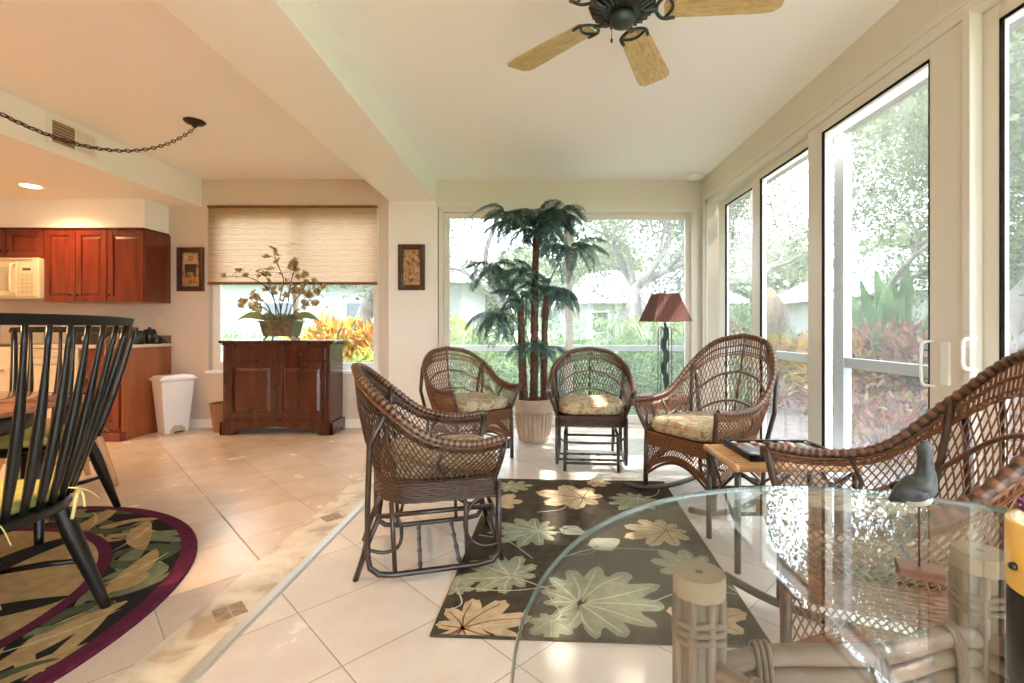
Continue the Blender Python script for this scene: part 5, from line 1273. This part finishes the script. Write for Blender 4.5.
for (x, y, s_, nm) in ((.6, 8.0, 1.3, 'fan palm between the two wicker chairs'), (2.0, 8.1, 1.4, 'fan palm behind the lamp'), (-1.1, 8.0, 1.3, 'fan palm by the left door post')):
    rosette('garden_palm', nm, x, y, 40, s_, .05, M['gleaf'], 'young palms outside the sliding doors', up=1.1, z=.35)
# crotons seen through the dining window
cg = 'croton bushes outside the dining window'
for (x, y, w, h, nm) in ((-3.2, 7.6, 1.1, 1.28, 'orange croton bush right behind the flower arrangement'), (-2.45, 7.7, 1.1, 1.25, 'orange croton bush at the pier side of the dining window'), (-3.9, 7.9, .9, 1.0, 'smaller orange croton bush at the middle of the dining window')):
    shrub('croton_bush', nm, x, y, w, h, M['cleaf'], 1500, .17, cg, asp=.32)
for (x, y, w, h, nm) in ((-3.1, 6.75, 1.0, .88, 'lime green bush under the orange crotons'), (-2.2, 6.8, 1.0, .9, 'lime green bush at the pier side of the window')):
    shrub('lime_bush', nm, x, y, w, h, M['yleaf'], 2200, .07, 'lime green bushes under the crotons')
for i, nm in enumerate(('hedge bush at the left edge of the dining window', 'hedge bush behind the planter', 'hedge bush behind the pale tree trunk', 'hedge bush at the pier end')):
    shrub('hedge_bush', nm, -7.4+1.6*i, 11.5, 1.9, 1.15, M['gleaf'], 2000, .09, 'hedge bushes on the lawn')
# flower bed on the right
bed = 'red and orange crotons in the bed beyond the glass'
rrr = [(4.6, 7.3), (5.3, 6.4), (5.9, 7.4), (4.9, 8.4), (6.0, 5.6), (5.0, 6.8), (5.5, 8.2), (6.6, 6.6), (6.3, 4.6), (4.2, 8.3), (6.9, 5.6), (3.7, 9.0), (5.4, 5.6)]
nms = ['croton beside the tall blade plant', 'red croton in front of the tall blade plant', 'croton beyond the tall blade plant', 'yellow-tipped croton nearer the room corner', 'red croton close to the door handle', 'low croton in the bed middle', 'croton at the back of the bed', 'croton at the outer edge of the bed', 'croton beside the broad oak trunk', 'croton near the corner posts', 'outermost red croton of the bed', 'croton past the room corner', 'red croton nearest the glass']
for i, ((x, y), nm) in enumerate(zip(rrr, nms)):
    shrub('croton_bush', nm, x, y, 1.05, 1.0+.12*(i % 3), M['rleaf'] if i % 3 != 0 else M['cleaf'], 1100, .17, bed, asp=.32)
for (x, y, nm) in ((3.5, 5.4, 'small grey-green plant low on the mulch'), (3.9, 6.4, 'small ground plant before the red crotons'), (4.6, 4.3, 'ground plant near the broad oak trunk'), (3.3, 6.9, 'ground plant near the corner posts'), (4.3, 5.5, 'ground plant mid mulch'), (3.1, 4.2, 'ground plant close to the screen post'), (4.4, 3.2, 'ground plant in the open mulch')):
    shrub('ground_plant', nm, x, y, .7, .42, M['rleaf'], 420, .10, 'low plants on the mulch')
for (x, y, nm) in ((5.35, 7.2, 'tall upright blade-leaved plant, front clump'), (5.7, 7.6, 'tall upright blade-leaved plant, rear clump')):
    rosette('blade_plant', nm, x, y, 16, 2.3, .26, M['bleaf'], 'tall blade-leaved plants in the bed', up=1.42, droop=.12)
rosette('bromeliad', 'pink bromeliad at the back of the bed near the corner', 4.4, 9.3, 26, .8, .12, M['pleaf'], None, up=.9, z=.75)
rosette('spiky_grass', 'spiky green clump beside the broad oak trunk', 6.0, 5.0, 30, 1.1, .07, M['gleaf'], None, up=1.2)
# palm with a shaggy head seen through the second panel
t = thing('sago_palm', 'shaggy brown-skirted palm seen between the corner posts', 'palm', (4.35, 8.9, -.12)); mb = MB(); mb.lathe([(.10, 0), (.12, .9), (.26, 1.2), (.22, 1.7), (.05, 1.95)], 14)
mb.build('trunk', M['barkd'], t); Vv = []
C = NR.normal(size=(900, 3))*np.array([.16, .16, .2])+np.array([0, 0, 1.45]); D = C-np.array([0, 0, 1.7]); D[:, 2] -= .8; quads('dry_skirt', leaf_quads(C, D, rnd_dirs(900), .25, .012), M['barkd'], t)
# houses
def house(label, x0, x1, y0, y1, h, rh, ov=.5, m='siding', grp='white neighbouring houses'):
    t = thing('neighbour_house', label, 'house', (0, 0, -.12), 0, grp); mb = MB(); mb.box(x0, x1, y0, y1, 0, h)
    n = int(h/.16)
    for k in range(n): mb.box(x0-.012, x1+.012, y0-.012, y0, k*.16, k*.16+.13); mb.box(x0-.012, x0, y0, y1, k*.16, k*.16+.13)
    mb.build('walls', M[m], t)
    mb = MB(); ym = (y0+y1)/2; mb.hexa([(x0-ov, y0-ov, h), (x1+ov, y0-ov, h), (x1+ov, y1+ov, h), (x0-ov, y1+ov, h)], [(x0+1.5, ym-.1, h+rh), (x1-1.5, ym-.1, h+rh), (x1-1.5, ym+.1, h+rh), (x0+1.5, ym+.1, h+rh)]); mb.build('roof', M['roof'], t)
    mb = MB(); mb.box(x0-ov, x1+ov, y0-ov-.05, y0-ov, h-.16, h+.03); mb.box(x0-ov-.05, x0-ov, y0-ov, y1+ov, h-.16, h+.03); mb.build('fascia', M['white'], t)
    xx = x0+1.2
    while xx < x1-1.5:
        mb = MB(); mb.box(xx, xx+.9, y0-.03, y0+.02, 1.0, 2.0); w = mb.build('window', M['dark'], t)
        mb = MB(); rect_frame(mb, xx-.06, xx+.96, y0-.05, y0-.02, .94, 2.06, .07); mb.box(xx, xx+.9, y0-.045, y0-.025, 1.47, 1.53); mb.build('window_frame', M['white'], w); xx += 2.6
    return t
house('white sided house with grey roof across the lawn behind the dining window', -15, -2.4, 15, 22, 2.75, 2.2)
house('white house with low grey roof behind the oaks past the sliding doors', 1.5, 10, 24, 31, 2.6, 1.9)
house('pale house beyond the flower bed', 13, 23, 14.5, 26, 2.6, 2.0)
# tree line that closes the view
for i in range(15):
    a = rad(-28+11.2*i); rr_ = 34+3*math.sin(i*2.3); x, y = rr_*math.cos(a)+2, rr_*math.sin(a)+4
    t = thing('background_tree', 'distant tree in the row that closes the garden view', 'tree', (x, y, -.12), 0, 'distant tree line'); mb = MB(); mb.tube([(0, 0, 0), (.2, .1, 3), (0, 0, 6)], [.35, .28, .15], 8); mb.build('trunk', M['bark'], t)
    n = 2200; C = NR.normal(size=(n, 3)); C /= np.linalg.norm(C, axis=1)[:, None]; C *= NR.uniform(.6, 1, n)[:, None]; C[:, 2] = np.abs(C[:, 2])*1.1
    P = C*np.array([4.4, 4.4, 6.0])+np.array([0, 0, 1.2]); quads('foliage', leaf_quads(P, rnd_dirs(n), rnd_dirs(n), .75, .42), M['oleaf'], t)

# ------------------------------------------------------------------ light, camera, view
def light(name, kind, loc, energy, color=(1, 1, 1), **kw):
    l = bpy.data.lights.new(name, kind); l.energy = energy; l.color = color
    for k_, v_ in kw.items(): setattr(l, k_, v_)
    o = bpy.data.objects.new(name, l); COL.objects.link(o); o.location = loc; return o
SUN = 9.0; SKY = 5.6
s = light('sun', 'SUN', (0, 0, 10), SUN, (1, .96, .88), angle=rad(1.2))
d = Vector((-1.0, .10, -1.25)).normalized(); s.rotation_euler = d.to_track_quat('-Z', 'Y').to_euler()
w = bpy.data.worlds.new('sky'); S.world = w; w.use_nodes = True; nt = w.node_tree
bg = nt.nodes['Background']; bg.inputs[0].default_value = (.80, .90, 1, 1); bg.inputs[1].default_value = SKY
# lamps of the room, plus two added fill spots out of view
light('kitchen_can', 'SPOT', (-4.69, 4.40, ZK-.03), 45, (1, .62, .30), spot_size=rad(150), spot_blend=.8, shadow_soft_size=.06)
light('warm_fill_one', 'SPOT', (-5.6, 3.2, ZK-.03), 60, (1, .62, .30), spot_size=rad(150), spot_blend=.8, shadow_soft_size=.06)  # added spot without a fixture, warms the unseen kitchen side
light('warm_fill_two', 'SPOT', (-4.7, 2.0, ZK-.03), 60, (1, .62, .30), spot_size=rad(150), spot_blend=.8, shadow_soft_size=.06)  # another added spot, no fixture, warm fill for the dining side
light('pendant_bulb', 'POINT', (-2.66, 1.40, ZC-1.08), 70, (1, .66, .38), shadow_soft_size=.08)
cam = bpy.data.cameras.new('camera'); co = bpy.data.objects.new('camera', cam); COL.objects.link(co); S.camera = co
co.location = (0, 0, H); co.rotation_euler = (PI/2, 0, 0)
cam.sensor_width = 36; cam.lens = 36*F/1024; cam.shift_x = -(CX-512)/1024; cam.shift_y = -(341.5-CY)/1024; cam.clip_start = .02; cam.clip_end = 300
S.view_settings.view_transform = 'Standard'; S.view_settings.look = 'None'; S.view_settings.gamma = 1; S.view_settings.use_curve_mapping = False
S.view_settings.exposure = 1.1
cy = S.cycles; cy.max_bounces = 10; cy.diffuse_bounces = 6; cy.glossy_bounces = 4; cy.transmission_bounces = 8; cy.transparent_max_bounces = 32; cy.sample_clamp_indirect = 8; cy.caustics_reflective = False; cy.caustics_refractive = False
cy.use_denoising = True
